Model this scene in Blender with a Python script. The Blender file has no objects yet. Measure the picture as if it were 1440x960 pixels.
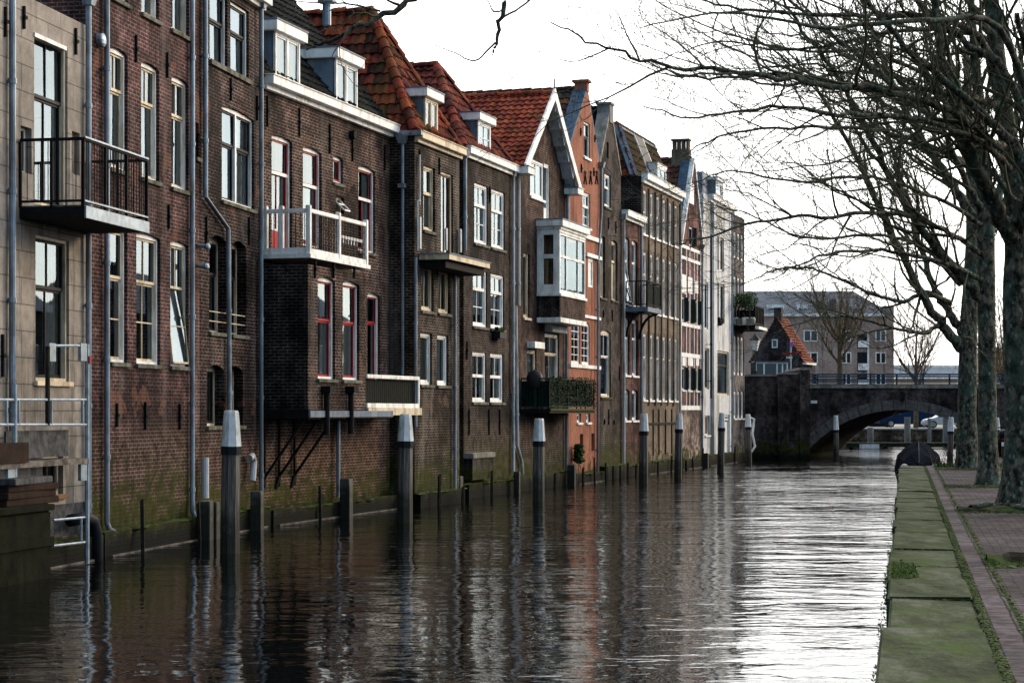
import bpy, bmesh, math, random
from mathutils import Vector, Matrix
R = random.Random(7)
PI = math.pi
scene = bpy.context.scene
col = scene.collection
F = 2800.0; CX = 720.0; HY = 579.0; EYE = 2.8; QZ = 1.2    # focal length in photo pixels, horizon row, eye height, quay height

# ------------------------------------------------------------------ mesh helper
class MB:
    def __init__(s): s.v = []; s.f = []; s.uv = []; s.mi = []; s.cur = 0
    def face(s, pts, uv=None):
        n = len(s.v); s.v += [tuple(p) for p in pts]; s.f.append(list(range(n, n+len(pts))))
        s.uv.append(uv); s.mi.append(s.cur); return s
    def box(s, x0, x1, y0, y1, z0, z1):
        if x1 < x0: x0, x1 = x1, x0
        if y1 < y0: y0, y1 = y1, y0
        if z1 < z0: z0, z1 = z1, z0
        p = [(x0,y0,z0),(x1,y0,z0),(x1,y1,z0),(x0,y1,z0),(x0,y0,z1),(x1,y0,z1),(x1,y1,z1),(x0,y1,z1)]
        return s.hexa(p)
    def hexa(s, p):
        n = len(s.v); s.v += [tuple(q) for q in p]
        for q in ((0,3,2,1),(4,5,6,7),(0,1,5,4),(1,2,6,5),(2,3,7,6),(3,0,4,7)):
            s.f.append([n+i for i in q]); s.uv.append(None); s.mi.append(s.cur)
        return s
    def prism(s, poly, d):            # planar polygon extruded by vector d
        n = len(poly); d = Vector(d); a = [Vector(p) for p in poly]; b = [p+d for p in a]
        s.face(a[::-1]); s.face(b)
        for i in range(n): s.face([a[i], a[(i+1) % n], b[(i+1) % n], b[i]])
        return s
    def bar(s, a, b, w, h=None):      # square bar between two points
        a = Vector(a); b = Vector(b); h = h or w
        t = (b-a).normalized(); up = Vector((0,0,1)) if abs(t.z) < .95 else Vector((0,1,0))
        x = t.cross(up).normalized()*w/2; y = x.cross(t).normalized()*h/2
        return s.hexa([a-x-y, a+x-y, a+x+y, a-x+y, b-x-y, b+x-y, b+x+y, b-x+y])
    def tube(s, pts, rad, k=8, cap=True):
        pts = [Vector(p) for p in pts]
        if not isinstance(rad, (list, tuple)): rad = [rad]*len(pts)
        n0 = len(s.v); ref = None; m = len(pts)
        for i, p in enumerate(pts):
            t = (pts[min(i+1, m-1)]-pts[max(i-1, 0)])
            t = t.normalized() if t.length > 1e-9 else Vector((0,0,1))
            if ref is None:
                ref = Vector((1,0,0)) if abs(t.x) < .8 else Vector((0,1,0))
            x = (ref-t*ref.dot(t))
            if x.length < 1e-6: x = t.orthogonal()
            x.normalize(); ref = x; y = t.cross(x)
            for j in range(k):
                a = 2*PI*j/k; q = p+(x*math.cos(a)+y*math.sin(a))*rad[i]; s.v.append((q.x,q.y,q.z))
        for i in range(m-1):
            for j in range(k):
                s.f.append([n0+i*k+j, n0+i*k+(j+1) % k, n0+(i+1)*k+(j+1) % k, n0+(i+1)*k+j]); s.uv.append(None); s.mi.append(s.cur)
        if cap:
            s.f.append([n0+j for j in range(k)][::-1]); s.uv.append(None); s.mi.append(s.cur)
            s.f.append([n0+(m-1)*k+j for j in range(k)]); s.uv.append(None); s.mi.append(s.cur)
        return s
    def blob(s, c, rx, ry, rz, nu=8, nv=5, jit=0.0, rng=None):
        n0 = len(s.v); rng = rng or R
        for i in range(nv+1):
            ph = PI*i/nv
            for j in range(nu):
                a = 2*PI*j/nu; q = 1+jit*(rng.random()-.5)
                s.v.append((c[0]+rx*q*math.sin(ph)*math.cos(a), c[1]+ry*q*math.sin(ph)*math.sin(a), c[2]+rz*q*math.cos(ph)))
        for i in range(nv):
            for j in range(nu):
                s.f.append([n0+i*nu+j, n0+(i+1)*nu+j, n0+(i+1)*nu+(j+1) % nu, n0+i*nu+(j+1) % nu]); s.uv.append(None); s.mi.append(s.cur)
        return s
    def build(s, name, mat, parent=None, smooth=False, origin=None, clips=None, bevel=0, recalc=False):
        me = bpy.data.meshes.new(name)
        o3 = Vector(origin) if origin is not None else None
        me.from_pydata([tuple(Vector(p)-o3) for p in s.v] if o3 is not None else s.v, [], s.f)
        mats = mat if isinstance(mat, (list, tuple)) else [mat]
        for m in mats: me.materials.append(m)
        if len(mats) > 1:
            me.polygons.foreach_set('material_index', s.mi)
        if any(u is not None for u in s.uv):
            ul = me.uv_layers.new(name='UVMap')
            for p, u in zip(me.polygons, s.uv):
                if u is not None:
                    for k, li in enumerate(p.loop_indices): ul.data[li].uv = u[k]
        if clips or recalc or bevel:
            bm = bmesh.new(); bm.from_mesh(me)
            for (pt, nr) in (clips or ()):
                bmesh.ops.bisect_plane(bm, geom=bm.verts[:]+bm.edges[:]+bm.faces[:], plane_co=pt, plane_no=nr, clear_outer=True)
            if recalc or bevel:
                bmesh.ops.remove_doubles(bm, verts=bm.verts[:], dist=1e-5)
                bmesh.ops.recalc_face_normals(bm, faces=bm.faces[:])
            if bevel:
                bmesh.ops.bevel(bm, geom=[e for e in bm.edges if e.is_manifold and e.calc_face_angle(0) > .5], offset=bevel, segments=2, affect='EDGES', clamp_overlap=True)
            bm.to_mesh(me); bm.free()
        if smooth:
            me.polygons.foreach_set('use_smooth', [True]*len(me.polygons))
        me.update()
        o = bpy.data.objects.new(name, me); col.objects.link(o)
        if parent is not None: o.parent = parent
        if o3 is not None: o.location = o3
        return o

def tag(o, label=None, cat=None, group=None, kind=None):
    if label: o['label'] = label
    if cat: o['category'] = cat
    if group: o['group'] = group
    if kind: o['kind'] = kind
    return o
def empty(name, loc, rz, label, cat, group=None):
    o = bpy.data.objects.new(name, None); col.objects.link(o)
    o.location = loc; o.rotation_euler = (0,0,rz); o.empty_display_size = .3
    return tag(o, label, cat, group)
def copy_tree(o, parent=None):
    c = o.copy(); col.objects.link(c)
    if parent is not None: c.parent = parent
    for ch in list(o.children): copy_tree(ch, c)
    return c

# ------------------------------------------------------------------ materials
def new_mat(name):
    m = bpy.data.materials.new(name); m.use_nodes = True
    nt = m.node_tree; b = nt.nodes['Principled BSDF']
    return m, nt, b
def nd(nt, t, **kw):
    n = nt.nodes.new(t)
    for k, v in kw.items(): setattr(n, k, v)
    return n
def lk(nt, a, b): nt.links.new(a, b)
def math_n(nt, op, a, b=None, clamp=False):
    n = nd(nt, 'ShaderNodeMath', operation=op); n.use_clamp = clamp
    for i, x in enumerate((a, b)):
        if x is None: continue
        if isinstance(x, (int, float)): n.inputs[i].default_value = x
        else: lk(nt, x, n.inputs[i])
    return n.outputs[0]
def noise(nt, vec, scale, detail=4, rough=.55, dist=0, gain=2.):
    n = nd(nt, 'ShaderNodeTexNoise'); n.inputs['Scale'].default_value = scale
    n.inputs['Detail'].default_value = detail; n.inputs['Roughness'].default_value = rough; n.inputs['Distortion'].default_value = dist
    if vec is not None: lk(nt, vec, n.inputs['Vector'])
    if gain == 1: return n.outputs['Fac']
    m = nd(nt, 'ShaderNodeMath', operation='MULTIPLY_ADD'); m.use_clamp = True; lk(nt, n.outputs['Fac'], m.inputs[0]); m.inputs[1].default_value = gain; m.inputs[2].default_value = .5-.5*gain
    return m.outputs[0]
def ramp(nt, fac, stops, interp='LINEAR'):
    n = nd(nt, 'ShaderNodeValToRGB'); cr = n.color_ramp; cr.interpolation = interp
    while len(cr.elements) < len(stops): cr.elements.new(.5)
    for e, (p, c) in zip(cr.elements, stops):
        e.position = p; e.color = (c, c, c, 1) if isinstance(c, (int, float)) else (*c, 1)
    lk(nt, fac, n.inputs[0]); return n.outputs[0]
def mix(nt, fac, a, b, mode='MIX'):
    n = nd(nt, 'ShaderNodeMix', data_type='RGBA', blend_type=mode)
    for sock, x in ((n.inputs[0], fac), (n.inputs[6], a), (n.inputs[7], b)):
        if isinstance(x, (int, float)): sock.default_value = x
        elif isinstance(x, tuple): sock.default_value = (*x, 1)
        else: lk(nt, x, sock)
    return n.outputs[2]
def maprange(nt, v, a, b, c=0., d=1., smooth=True):
    n = nd(nt, 'ShaderNodeMapRange', interpolation_type='SMOOTHSTEP' if smooth else 'LINEAR')
    lk(nt, v, n.inputs[0])
    for i, x in zip((1,2,3,4), (a,b,c,d)): n.inputs[i].default_value = x
    return n.outputs[0]
def bump(nt, h, strength, dist, bsdf):
    n = nd(nt, 'ShaderNodeBump'); n.inputs['Strength'].default_value = strength; n.inputs['Distance'].default_value = dist
    lk(nt, h, n.inputs['Height']); lk(nt, n.outputs[0], bsdf.inputs['Normal'])
def objco(nt):
    t = nd(nt, 'ShaderNodeTexCoord'); return t
def wallvec(nt):
    t = nd(nt, 'ShaderNodeTexCoord')
    p = nd(nt, 'ShaderNodeSeparateXYZ'); lk(nt, t.outputs['Object'], p.inputs[0])
    nn = nd(nt, 'ShaderNodeSeparateXYZ'); lk(nt, t.outputs['Normal'], nn.inputs[0])
    k = math_n(nt, 'GREATER_THAN', math_n(nt, 'ABSOLUTE', nn.outputs[0]), .6)
    du = math_n(nt, 'MULTIPLY', math_n(nt, 'SUBTRACT', p.outputs[1], p.outputs[0]), k)
    u = math_n(nt, 'ADD', p.outputs[0], du)
    c = nd(nt, 'ShaderNodeCombineXYZ'); lk(nt, u, c.inputs[0]); lk(nt, p.outputs[2], c.inputs[1])
    return t.outputs['Object'], c.outputs[0], p.outputs[2]
MOSS = (.050, .054, .006)
def brick_mat(name, c1, c2, mortar, bw=.23, bh=.080, mort=.0125, moss=1.1, bumpy=.8, patch=None, patch_hi=.62, var=.85, low=None, streak=.25, speck=.3):
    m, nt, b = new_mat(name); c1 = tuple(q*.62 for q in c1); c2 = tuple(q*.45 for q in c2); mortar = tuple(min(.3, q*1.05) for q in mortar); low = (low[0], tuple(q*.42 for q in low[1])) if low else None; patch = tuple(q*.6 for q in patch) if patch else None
    ob, uv, z = wallvec(nt)
    br = nd(nt, 'ShaderNodeTexBrick'); lk(nt, uv, br.inputs['Vector'])
    br.inputs['Scale'].default_value = 1; br.inputs['Brick Width'].default_value = bw; br.inputs['Row Height'].default_value = bh
    br.inputs['Mortar Size'].default_value = mort; br.inputs['Mortar Smooth'].default_value = .3; br.inputs['Bias'].default_value = -.1
    br.inputs['Color1'].default_value = (*c1,1); br.inputs['Color2'].default_value = (*c2,1); br.inputs['Mortar'].default_value = (*mortar,1)
    n1 = noise(nt, ob, .55, 5, .6); n2 = noise(nt, ob, 3.5, 5, .65); n3 = noise(nt, uv, 26, 2, .5)
    c = mix(nt, 1.0, br.outputs['Color'], ramp(nt, n1, [(.3, 1-var*.8), (.7, 1+var*.55)]), 'MULTIPLY')
    c = mix(nt, 1.0, c, ramp(nt, n2, [(.3, 1-var*.55), (.72, 1+var*.5)]), 'MULTIPLY')
    c = mix(nt, 1.0, c, ramp(nt, n3, [(.2, 1-speck), (.8, 1+speck)]), 'MULTIPLY')
    if patch:
        pm = ramp(nt, noise(nt, ob, .9, 4, .6, .4), [(patch_hi, 0.), (patch_hi+.06, 1.)])
        bmk = mix(nt, br.outputs['Fac'], patch, mortar)
        c = mix(nt, math_n(nt, 'MULTIPLY', pm, .8), c, bmk)
    mp = nd(nt, 'ShaderNodeMapping'); mp.inputs['Scale'].default_value = (1.6, 1.6, .12); lk(nt, ob, mp.inputs[0])
    st = noise(nt, mp.outputs[0], 1.3, 6, .65)
    c = mix(nt, math_n(nt, 'MULTIPLY', ramp(nt, st, [(.58, 0.), (.75, 1.)]), streak), c, (.16,.145,.13))
    c = mix(nt, math_n(nt, 'MULTIPLY', ramp(nt, st, [(.25, 1.), (.42, 0.)]), .55), c, (.012,.011,.010))
    if low:                       # another brick in the lowest courses, colour dimmed for the weaker light there
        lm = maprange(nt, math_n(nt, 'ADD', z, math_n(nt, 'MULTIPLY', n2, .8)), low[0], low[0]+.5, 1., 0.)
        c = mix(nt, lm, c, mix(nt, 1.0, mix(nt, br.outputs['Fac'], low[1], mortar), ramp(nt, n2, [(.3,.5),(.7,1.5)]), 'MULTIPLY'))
    if moss:
        nm = noise(nt, ob, 1.7, 6, .7)
        zz = math_n(nt, 'ADD', z, math_n(nt, 'MULTIPLY', math_n(nt, 'SUBTRACT', nm, .5), 3.2))
        mm = maprange(nt, zz, moss*.55, moss*1.5, 1., 0.)
        c = mix(nt, math_n(nt, 'MULTIPLY', mm, .85), c, mix(nt, n2, (.014,.018,.005), MOSS))
    wet = maprange(nt, math_n(nt, 'ADD', z, math_n(nt, 'MULTIPLY', n2, .3)), .35, .75, 1., 0.)
    c = mix(nt, wet, c, (.008,.009,.007))
    lk(nt, c, b.inputs['Base Color']); b.inputs['Roughness'].default_value = .9; b.inputs['Specular IOR Level'].default_value = .06
    h = math_n(nt, 'ADD', math_n(nt, 'MULTIPLY', br.outputs['Fac'], -1.), math_n(nt, 'MULTIPLY', n3, .5))
    bump(nt, h, bumpy, .012, b)
    return m
def plain(name, c, rough=.6, var=.25, scale=6., metal=0., bmp=.15, spec=.05, dirt=None, dscale=2.):
    m, nt, b = new_mat(name); t = objco(nt)
    n = noise(nt, t.outputs['Object'], scale, 5, .6)
    cc = mix(nt, 1.0, c, ramp(nt, n, [(.25, 1-var), (.75, 1+var)]), 'MULTIPLY')
    if dirt:
        mp = nd(nt, 'ShaderNodeMapping'); mp.inputs['Scale'].default_value = (1,1,.25); lk(nt, t.outputs['Object'], mp.inputs[0])
        d = noise(nt, mp.outputs[0], dscale, 6, .7)
        cc = mix(nt, ramp(nt, d, [(.5, 0.), (.68, .8)]), cc, dirt)
    lk(nt, cc, b.inputs['Base Color']); b.inputs['Roughness'].default_value = rough; b.inputs['Metallic'].default_value = metal
    b.inputs['Specular IOR Level'].default_value = spec
    if bmp: bump(nt, noise(nt, t.outputs['Object'], scale*4, 4, .6), bmp, .01, b)
    return m
def tile_mat(name, cols, moss=.35, mosscol=(.03,.036,.01), rough=.6, bright=None):
    m, nt, b = new_mat(name)
    u = nd(nt, 'ShaderNodeUVMap'); u.uv_map = 'UVMap'
    fl = nd(nt, 'ShaderNodeVectorMath', operation='FLOOR'); lk(nt, u.outputs[0], fl.inputs[0])
    wn = nd(nt, 'ShaderNodeTexWhiteNoise', noise_dimensions='2D'); lk(nt, fl.outputs[0], wn.inputs[0])
    k = len(cols)
    c = ramp(nt, wn.outputs[0], [(i/(k-1), q) for i, q in enumerate(cols)])
    t = objco(nt); n1 = noise(nt, t.outputs['Object'], 1.1, 5, .65); n2 = noise(nt, t.outputs['Object'], 9, 5, .7)
    c = mix(nt, 1.0, c, ramp(nt, n1, [(.3,.55),(.7,1.4)]), 'MULTIPLY')
    c = mix(nt, 1.0, c, ramp(nt, n2, [(.3,.6),(.7,1.35)]), 'MULTIPLY')
    ms = ramp(nt, math_n(nt, 'ADD', math_n(nt, 'MULTIPLY', n1, .6), math_n(nt, 'MULTIPLY', n2, .4)), [(.62-moss*.35, 0.), (.72-moss*.3, 1.)])
    c = mix(nt, math_n(nt, 'MULTIPLY', ms, .75), c, mosscol)
    lk(nt, c, b.inputs['Base Color']); b.inputs['Roughness'].default_value = rough+.2; b.inputs['Specular IOR Level'].default_value = .03
    bump(nt, n2, .3, .02, b)
    return m
M = {}
M['A'] = brick_mat('stone_ashlar', (.42,.375,.33), (.56,.50,.44), (.10,.09,.08), 1.15, .47, .012, moss=.35, bumpy=.3, var=.28, streak=.12, speck=.08)
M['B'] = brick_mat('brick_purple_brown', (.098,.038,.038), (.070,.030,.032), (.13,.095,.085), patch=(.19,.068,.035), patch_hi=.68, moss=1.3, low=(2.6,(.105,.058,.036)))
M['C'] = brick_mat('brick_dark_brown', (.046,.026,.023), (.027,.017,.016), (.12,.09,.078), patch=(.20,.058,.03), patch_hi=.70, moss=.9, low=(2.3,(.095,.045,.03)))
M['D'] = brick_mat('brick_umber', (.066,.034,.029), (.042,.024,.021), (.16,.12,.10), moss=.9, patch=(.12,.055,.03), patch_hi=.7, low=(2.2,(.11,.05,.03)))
M['E'] = brick_mat('brick_olive_brown', (.056,.038,.027), (.032,.023,.018), (.14,.115,.095), moss=1.2, patch=(.13,.06,.03), patch_hi=.72, streak=.4)
M['Fh'] = brick_mat('brick_soot_brown', (.044,.030,.024), (.026,.019,.016), (.085,.070,.06), moss=1.4, streak=.15, low=(2.6,(.085,.062,.045)))
M['G'] = brick_mat('brick_chocolate', (.068,.034,.025), (.042,.022,.018), (.10,.075,.062), moss=1.0, low=(2.0,(.07,.055,.045)))
M['H'] = brick_mat('painted_red_brick', (.47,.19,.12), (.56,.235,.15), (.28,.12,.08), mort=.006, moss=.5, bumpy=.35, var=.2, streak=.08)
M['I'] = brick_mat('brick_black_brown', (.052,.036,.032), (.032,.024,.023), (.12,.10,.09), moss=1.5, patch=(.085,.068,.05), patch_hi=.6)
M['J'] = brick_mat('brick_wine_red', (.12,.043,.036), (.082,.032,.029), (.13,.085,.075), moss=.9)
M['K'] = brick_mat('brick_sand', (.25,.18,.125), (.27,.20,.145), (.20,.165,.13), moss=.7, var=.35, bumpy=.3)
M['L'] = brick_mat('brick_red_infill', (.19,.058,.052), (.19,.066,.062), (.2,.13,.12), moss=.8)
M['L2'] = brick_mat('brick_pale_pink', (.32,.235,.19), (.36,.27,.23), (.28,.23,.2), moss=.8)
M['Mw'] = plain('white_render', (.55,.56,.57), .8, .12, 3., dirt=(.22,.21,.18), dscale=.8)
M['N'] = brick_mat('brick_grey', (.16,.135,.13), (.17,.145,.14), (.16,.145,.14), moss=.7)
M['bridge'] = brick_mat('brick_bridge', (.095,.068,.066), (.085,.064,.066), (.080,.066,.064), moss=.8, bh=.07, streak=.1)
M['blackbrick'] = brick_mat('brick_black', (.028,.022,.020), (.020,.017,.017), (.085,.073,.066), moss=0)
M['far'] = brick_mat('brick_far', (.60,.37,.30), (.72,.46,.38), (.42,.31,.26), moss=0, bumpy=.1, var=.2)
M['far2'] = brick_mat('brick_far_dark', (.07,.042,.042), (.05,.033,.035), (.08,.065,.06), moss=0, bumpy=.1)
M['plinth'] = brick_mat('wet_plinth', (.040,.034,.028), (.03,.026,.024), (.055,.05,.044), moss=.75, streak=.3)
M['white'] = plain('white_paint', (.78,.78,.76), .45, .10, 3., dirt=(.50,.48,.42), dscale=3., bmp=.05)
M['cream'] = plain('cream_paint', (.60,.51,.37), .5, .12, 3., dirt=(.30,.24,.16), dscale=3., bmp=.08)
M['red'] = plain('red_paint', (.28,.018,.022), .4, .15, 4., bmp=.03)
M['dark'] = plain('dark_paint', (.016,.018,.022), .5, .2, 4., bmp=.03)
M['green'] = plain('green_paint', (.012,.032,.026), .4, .2, 4., bmp=.03)
M['bluegrey'] = plain('lead_sheet', (.12,.155,.20), .5, .2, 3., bmp=.1, dirt=(.2,.23,.26), dscale=1.5)
M['zinc'] = plain('zinc_pipe', (.19,.23,.28), .42, .18, 3., metal=.35, bmp=.05, dirt=(.10,.11,.12), dscale=2.)
M['pvc'] = plain('grey_plastic', (.42,.44,.46), .5, .12, 4., bmp=.03, dirt=(.16,.16,.12), dscale=2.)
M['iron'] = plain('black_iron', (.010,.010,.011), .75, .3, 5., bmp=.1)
M['steel'] = plain('galvanised_steel', (.20,.25,.30), .4, .25, 5., metal=.5, bmp=.05)
M['sill'] = plain('stone_sill', (.13,.125,.11), .85, .3, 5., dirt=(.035,.045,.012), dscale=3.)
M['farquay'] = brick_mat('brick_far_quay', (.26,.15,.115), (.28,.17,.13), (.2,.15,.12), moss=.5); M['slateboard'] = plain('grey_board', (.05,.052,.055), .7, .5, 6.)
M['darkplank'] = plain('brown_plank', (.020,.012,.009), .8, .3, 5.)
M['stone'] = plain('grey_stone', (.22,.205,.19), .85, .25, 4., dirt=(.09,.10,.07), dscale=1.2)
M['wood'] = plain('grey_timber', (.13,.118,.105), .85, .35, 5., bmp=.4, dirt=(.035,.03,.026), dscale=2.5)
M['darkwood'] = plain('wet_timber', (.020,.019,.015), .7, .4, 4., bmp=.4, dirt=(.03,.036,.012), dscale=2.)
M['whitecap'] = plain('white_zinc_cap', (.62,.65,.68), .6, .14, 3., bmp=.1, dirt=(.30,.31,.25), dscale=3.5)
M['fabric'] = plain('curtain_cloth', (.62,.62,.60), .9, .1, 8., bmp=.1)
M['bluecurtain'] = plain('blue_curtain', (.05,.10,.24), .9, .1, 8., bmp=.1)
M['brown'] = plain('brown_shutter', (.16,.09,.05), .6, .2, 4.)
M['leadflash'] = plain('blue_slate_edge', (.042,.075,.115), .6, .3, 3., dirt=(.085,.115,.145), dscale=2.)
M['tE'] = tile_mat('tile_red_black', [(.25,.046,.028),(.14,.030,.022),(.030,.014,.014),(.31,.076,.030),(.055,.018,.017)], .27)
M['tF'] = tile_mat('tile_wine', [(.22,.046,.030),(.14,.032,.025),(.060,.020,.020),(.26,.065,.035)], .15)
M['tG'] = tile_mat('tile_orange_red', [(.30,.066,.032),(.25,.052,.03),(.17,.040,.028),(.33,.085,.035)], .0)
M['tH'] = tile_mat('tile_black_mixed', [(.03,.028,.032),(.055,.035,.032),(.13,.05,.03),(.028,.03,.04),(.07,.06,.03)], .3)
M['tD'] = tile_mat('tile_charcoal', [(.014,.014,.016),(.010,.011,.013),(.019,.017,.018)], .35, (.026,.032,.012))
M['tK'] = tile_mat('tile_mossy_brown', [(.075,.036,.020),(.06,.032,.02),(.05,.036,.016)], .5, (.036,.033,.010))
M['tL'] = tile_mat('tile_brown_red', [(.16,.048,.034),(.09,.036,.03),(.055,.03,.028)], .2)
M['tO'] = tile_mat('tile_bright_orange', [(.19,.055,.030),(.16,.045,.026),(.12,.038,.025)], .0)
M['slate'] = plain('far_slate', (.085,.095,.115), .6, .25, 2.)
M['balcmesh'] = plain('screen_dark_green', (.006,.012,.011), .7, .3, 4.)
def glass_mat(name='window_glass', ior=2.35, gc=(.74,.87,.94)):
    m, nt, b = new_mat(name); nt.nodes.remove(b)
    out = nt.nodes['Material Output']; t = objco(nt)
    g = nd(nt, 'ShaderNodeBsdfGlossy'); g.inputs['Roughness'].default_value = .015; g.inputs['Color'].default_value = (*gc,1)
    tr = nd(nt, 'ShaderNodeBsdfTransparent'); tr.inputs['Color'].default_value = (.80,.86,.88,1)
    fr = nd(nt, 'ShaderNodeFresnel'); fr.inputs['IOR'].default_value = ior
    bp = nd(nt, 'ShaderNodeBump'); bp.inputs['Strength'].default_value = .02; bp.inputs['Distance'].default_value = .01
    lk(nt, noise(nt, t.outputs['Object'], 2.2, 2, .5), bp.inputs['Height']); lk(nt, bp.outputs[0], g.inputs['Normal'])
    mx = nd(nt, 'ShaderNodeMixShader'); lk(nt, fr.outputs[0], mx.inputs[0]); lk(nt, tr.outputs[0], mx.inputs[1]); lk(nt, g.outputs[0], mx.inputs[2])
    lk(nt, mx.outputs[0], out.inputs[0]); return m
M['glass'] = glass_mat(); M['bayglass'] = glass_mat('bay_glass', 1.55, (.65,.82,.88))
def leaf_mat(name, c):
    return plain(name, c, .7, .4, 9., bmp=0)
M['moss'] = leaf_mat('moss_green', (.026,.040,.006)); M['leaf'] = leaf_mat('dark_leaf', (.022,.045,.012)); M['ivy'] = leaf_mat('ivy_leaf', (.018,.03,.010))
# ------------------------------------------------------------------ where things stand (measured on the photograph, built in metres)
def P3(px, py, Y):                          # the point at distance Y seen at a photo pixel
    return Vector(((px-CX)/F*Y, Y, EYE+(HY-py)/F*Y))
def on_plane(px, py, z):                    # the point of a horizontal plane
    Y = (EYE-z)*F/(py-HY); return Vector(((px-CX)/F*Y, Y, z))
Y0 = EYE*F/(739.0-HY); X0 = (366-CX)/F*Y0   # bend in the row of houses
class Line:
    def __init__(s, k):
        l = math.hypot(k, 1); s.d = Vector((k/l, 1/l)); s.n = Vector((1/l, -k/l))
        s.rz = math.atan2(s.d.y, s.d.x)
    def t(s, px, o=0.):
        a = (px-CX)/F; bx = X0+s.n.x*o; by = Y0+s.n.y*o
        return (a*by-bx)/(s.d.x-a*s.d.y)
    def pt(s, t, o=0.):
        return Vector((X0+s.d.x*t+s.n.x*o, Y0+s.d.y*t+s.n.y*o))
L1 = Line((1230-CX)/F); L2 = Line((1547-CX)/F)

class House:
    def __init__(s, label, pl, pr, line, o, wall, top, depth=7., top_px=None, cat='house'):
        s.line = line; s.o = o; s.t0 = line.t(pl, o); s.w = line.t(pr, o)-s.t0; s.depth = depth
        g = line.pt(s.t0, o)
        s.e = empty('canal_house', (g.x, g.y, 0), line.rz, label, cat, 'old houses standing in the canal')
        s.wall = wall; s.ops = []; s.rows = {}; s.g = g
        s.top = s.Z(top_px if top_px else pl, top)
    def U(s, px, out=0.): return s.line.t(px, s.o+out)-s.t0
    def Z(s, px, py, out=0.):
        q = s.line.pt(s.line.t(px, s.o+out), s.o+out)
        return EYE+(HY-py)/F*q.y
    def world(s, u, out, z):
        q = s.line.pt(s.t0+u, s.o+out); return Vector((q.x, q.y, z))
    def inward(s, px, u):                  # how far behind the front plane a point at u along the wall must lie to be seen at px
        a = (px-CX)/F; q = s.line.pt(s.t0+u, s.o); n = s.line.n
        # (q.x - v n.x) = a (q.y - v n.y)
        return (q.x-a*q.y)/(n.x-a*n.y)
    def Zin(s, py, u, v):
        q = s.line.pt(s.t0+u, s.o-v); return EYE+(HY-py)/F*q.y
    def mb(s, name, mb, mat, parent=None, **k): return mb.build(name, mat, parent or s.e, **k)

    def win(s, pl, pr, pt, pb, out=0., row=None, plane='main', **st):
        u0 = s.U(pl, out); u1 = s.U(pr, out)
        if row and row in s.rows: z0, z1 = s.rows[row]
        else:
            z1 = s.Z(pl, pt, out); z0 = s.Z(pl, pb, out)
            if row: s.rows[row] = (z0, z1)
        arch = st.get('arch', 0)
        s.ops.append((plane, u0, u1, z0, z1, st.get('rec', .1)+st.get('fd', .15), arch))
        make_window(s.e, u0, u1, z0, z1, -out, **st)
    def front(s, plane='main', out=0., u0=.004, u1=None, z0=-1.2, z1=None, gable=None, mat=None, name='wall', sides=True, back=True, depth=None, top=True):
        u1 = s.w-.004 if u1 is None else u1; z1 = s.top if z1 is None else z1
        dp = depth or s.depth; mb = MB(); y = -out
        ops = [o[1:] for o in s.ops if o[0] == plane]
        xs = sorted({u0, u1}|{max(u0, min(u1, v)) for o in ops for v in o[:2]}); zs = sorted({z0, z1}|{max(z0, min(z1, v)) for o in ops for v in o[2:4]})
        for i in range(len(xs)-1):
            for j in range(len(zs)-1):
                xm = (xs[i]+xs[i+1])/2; zm = (zs[j]+zs[j+1])/2
                if xs[i+1]-xs[i] < 1e-6 or zs[j+1]-zs[j] < 1e-6 or any(o[0] < xm < o[1] and o[2] < zm < o[3] for o in ops): continue
                mb.face([(xs[i],y,zs[j]),(xs[i+1],y,zs[j]),(xs[i+1],y,zs[j+1]),(xs[i],y,zs[j+1])])
        for (a, b, c, d, dep, arch) in ops:
            mb.face([(a,y,c),(a,y,d),(a,y+dep,d),(a,y+dep,c)]); mb.face([(b,y,d),(b,y,c),(b,y+dep,c),(b,y+dep,d)])
            mb.face([(a,y,c),(a,y+dep,c),(b,y+dep,c),(b,y,c)])
            if not arch: mb.face([(a,y,d),(b,y,d),(b,y+dep,d),(a,y+dep,d)])
            else:
                n = 8; pr = [(a+(b-a)*i/n, d-arch*(1-(1-(2*i/n-1)**2))) for i in range(n+1)]
                for i in range(n):
                    p, q = pr[i], pr[i+1]
                    mb.face([(p[0],y,p[1]),(q[0],y,q[1]),(q[0],y,d),(p[0],y,d)])
                    mb.face([(p[0],y,p[1]),(p[0],y+.07,p[1]),(q[0],y+.07,q[1]),(q[0],y,q[1])])
        if sides:
            mb.face([(u0,y,z0),(u0,y,z1),(u0,y+dp,z1),(u0,y+dp,z0)]); mb.face([(u1,y,z0),(u1,y+dp,z0),(u1,y+dp,z1),(u1,y,z1)])
        if back: mb.face([(u0,y+dp,z0),(u0,y+dp,z1),(u1,y+dp,z1),(u1,y+dp,z0)])
        if top and not gable: mb.face([(u0,y,z1-.05),(u1,y,z1-.05),(u1,y+dp,z1-.05),(u0,y+dp,z1-.05)])
        clips = None
        if gable:                            # (apex u, apex z, eave z left, eave z right): cut the wall to a gable
            au, az, el, er = gable
            clips = [((au,0,az), Vector((-(az-el), 0, (au-u0))).normalized()), ((au,0,az), Vector(((az-er), 0, (u1-au))).normalized())]
        return s.mb(name, mb, mat or s.wall, clips=clips)
    def box(s, name, mat, u0, u1, out0, out1, z0, z1, parent=None, **k):
        return s.mb(name, MB().box(u0, u1, -out1, -out0, z0, z1), mat, parent, **k)
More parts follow.
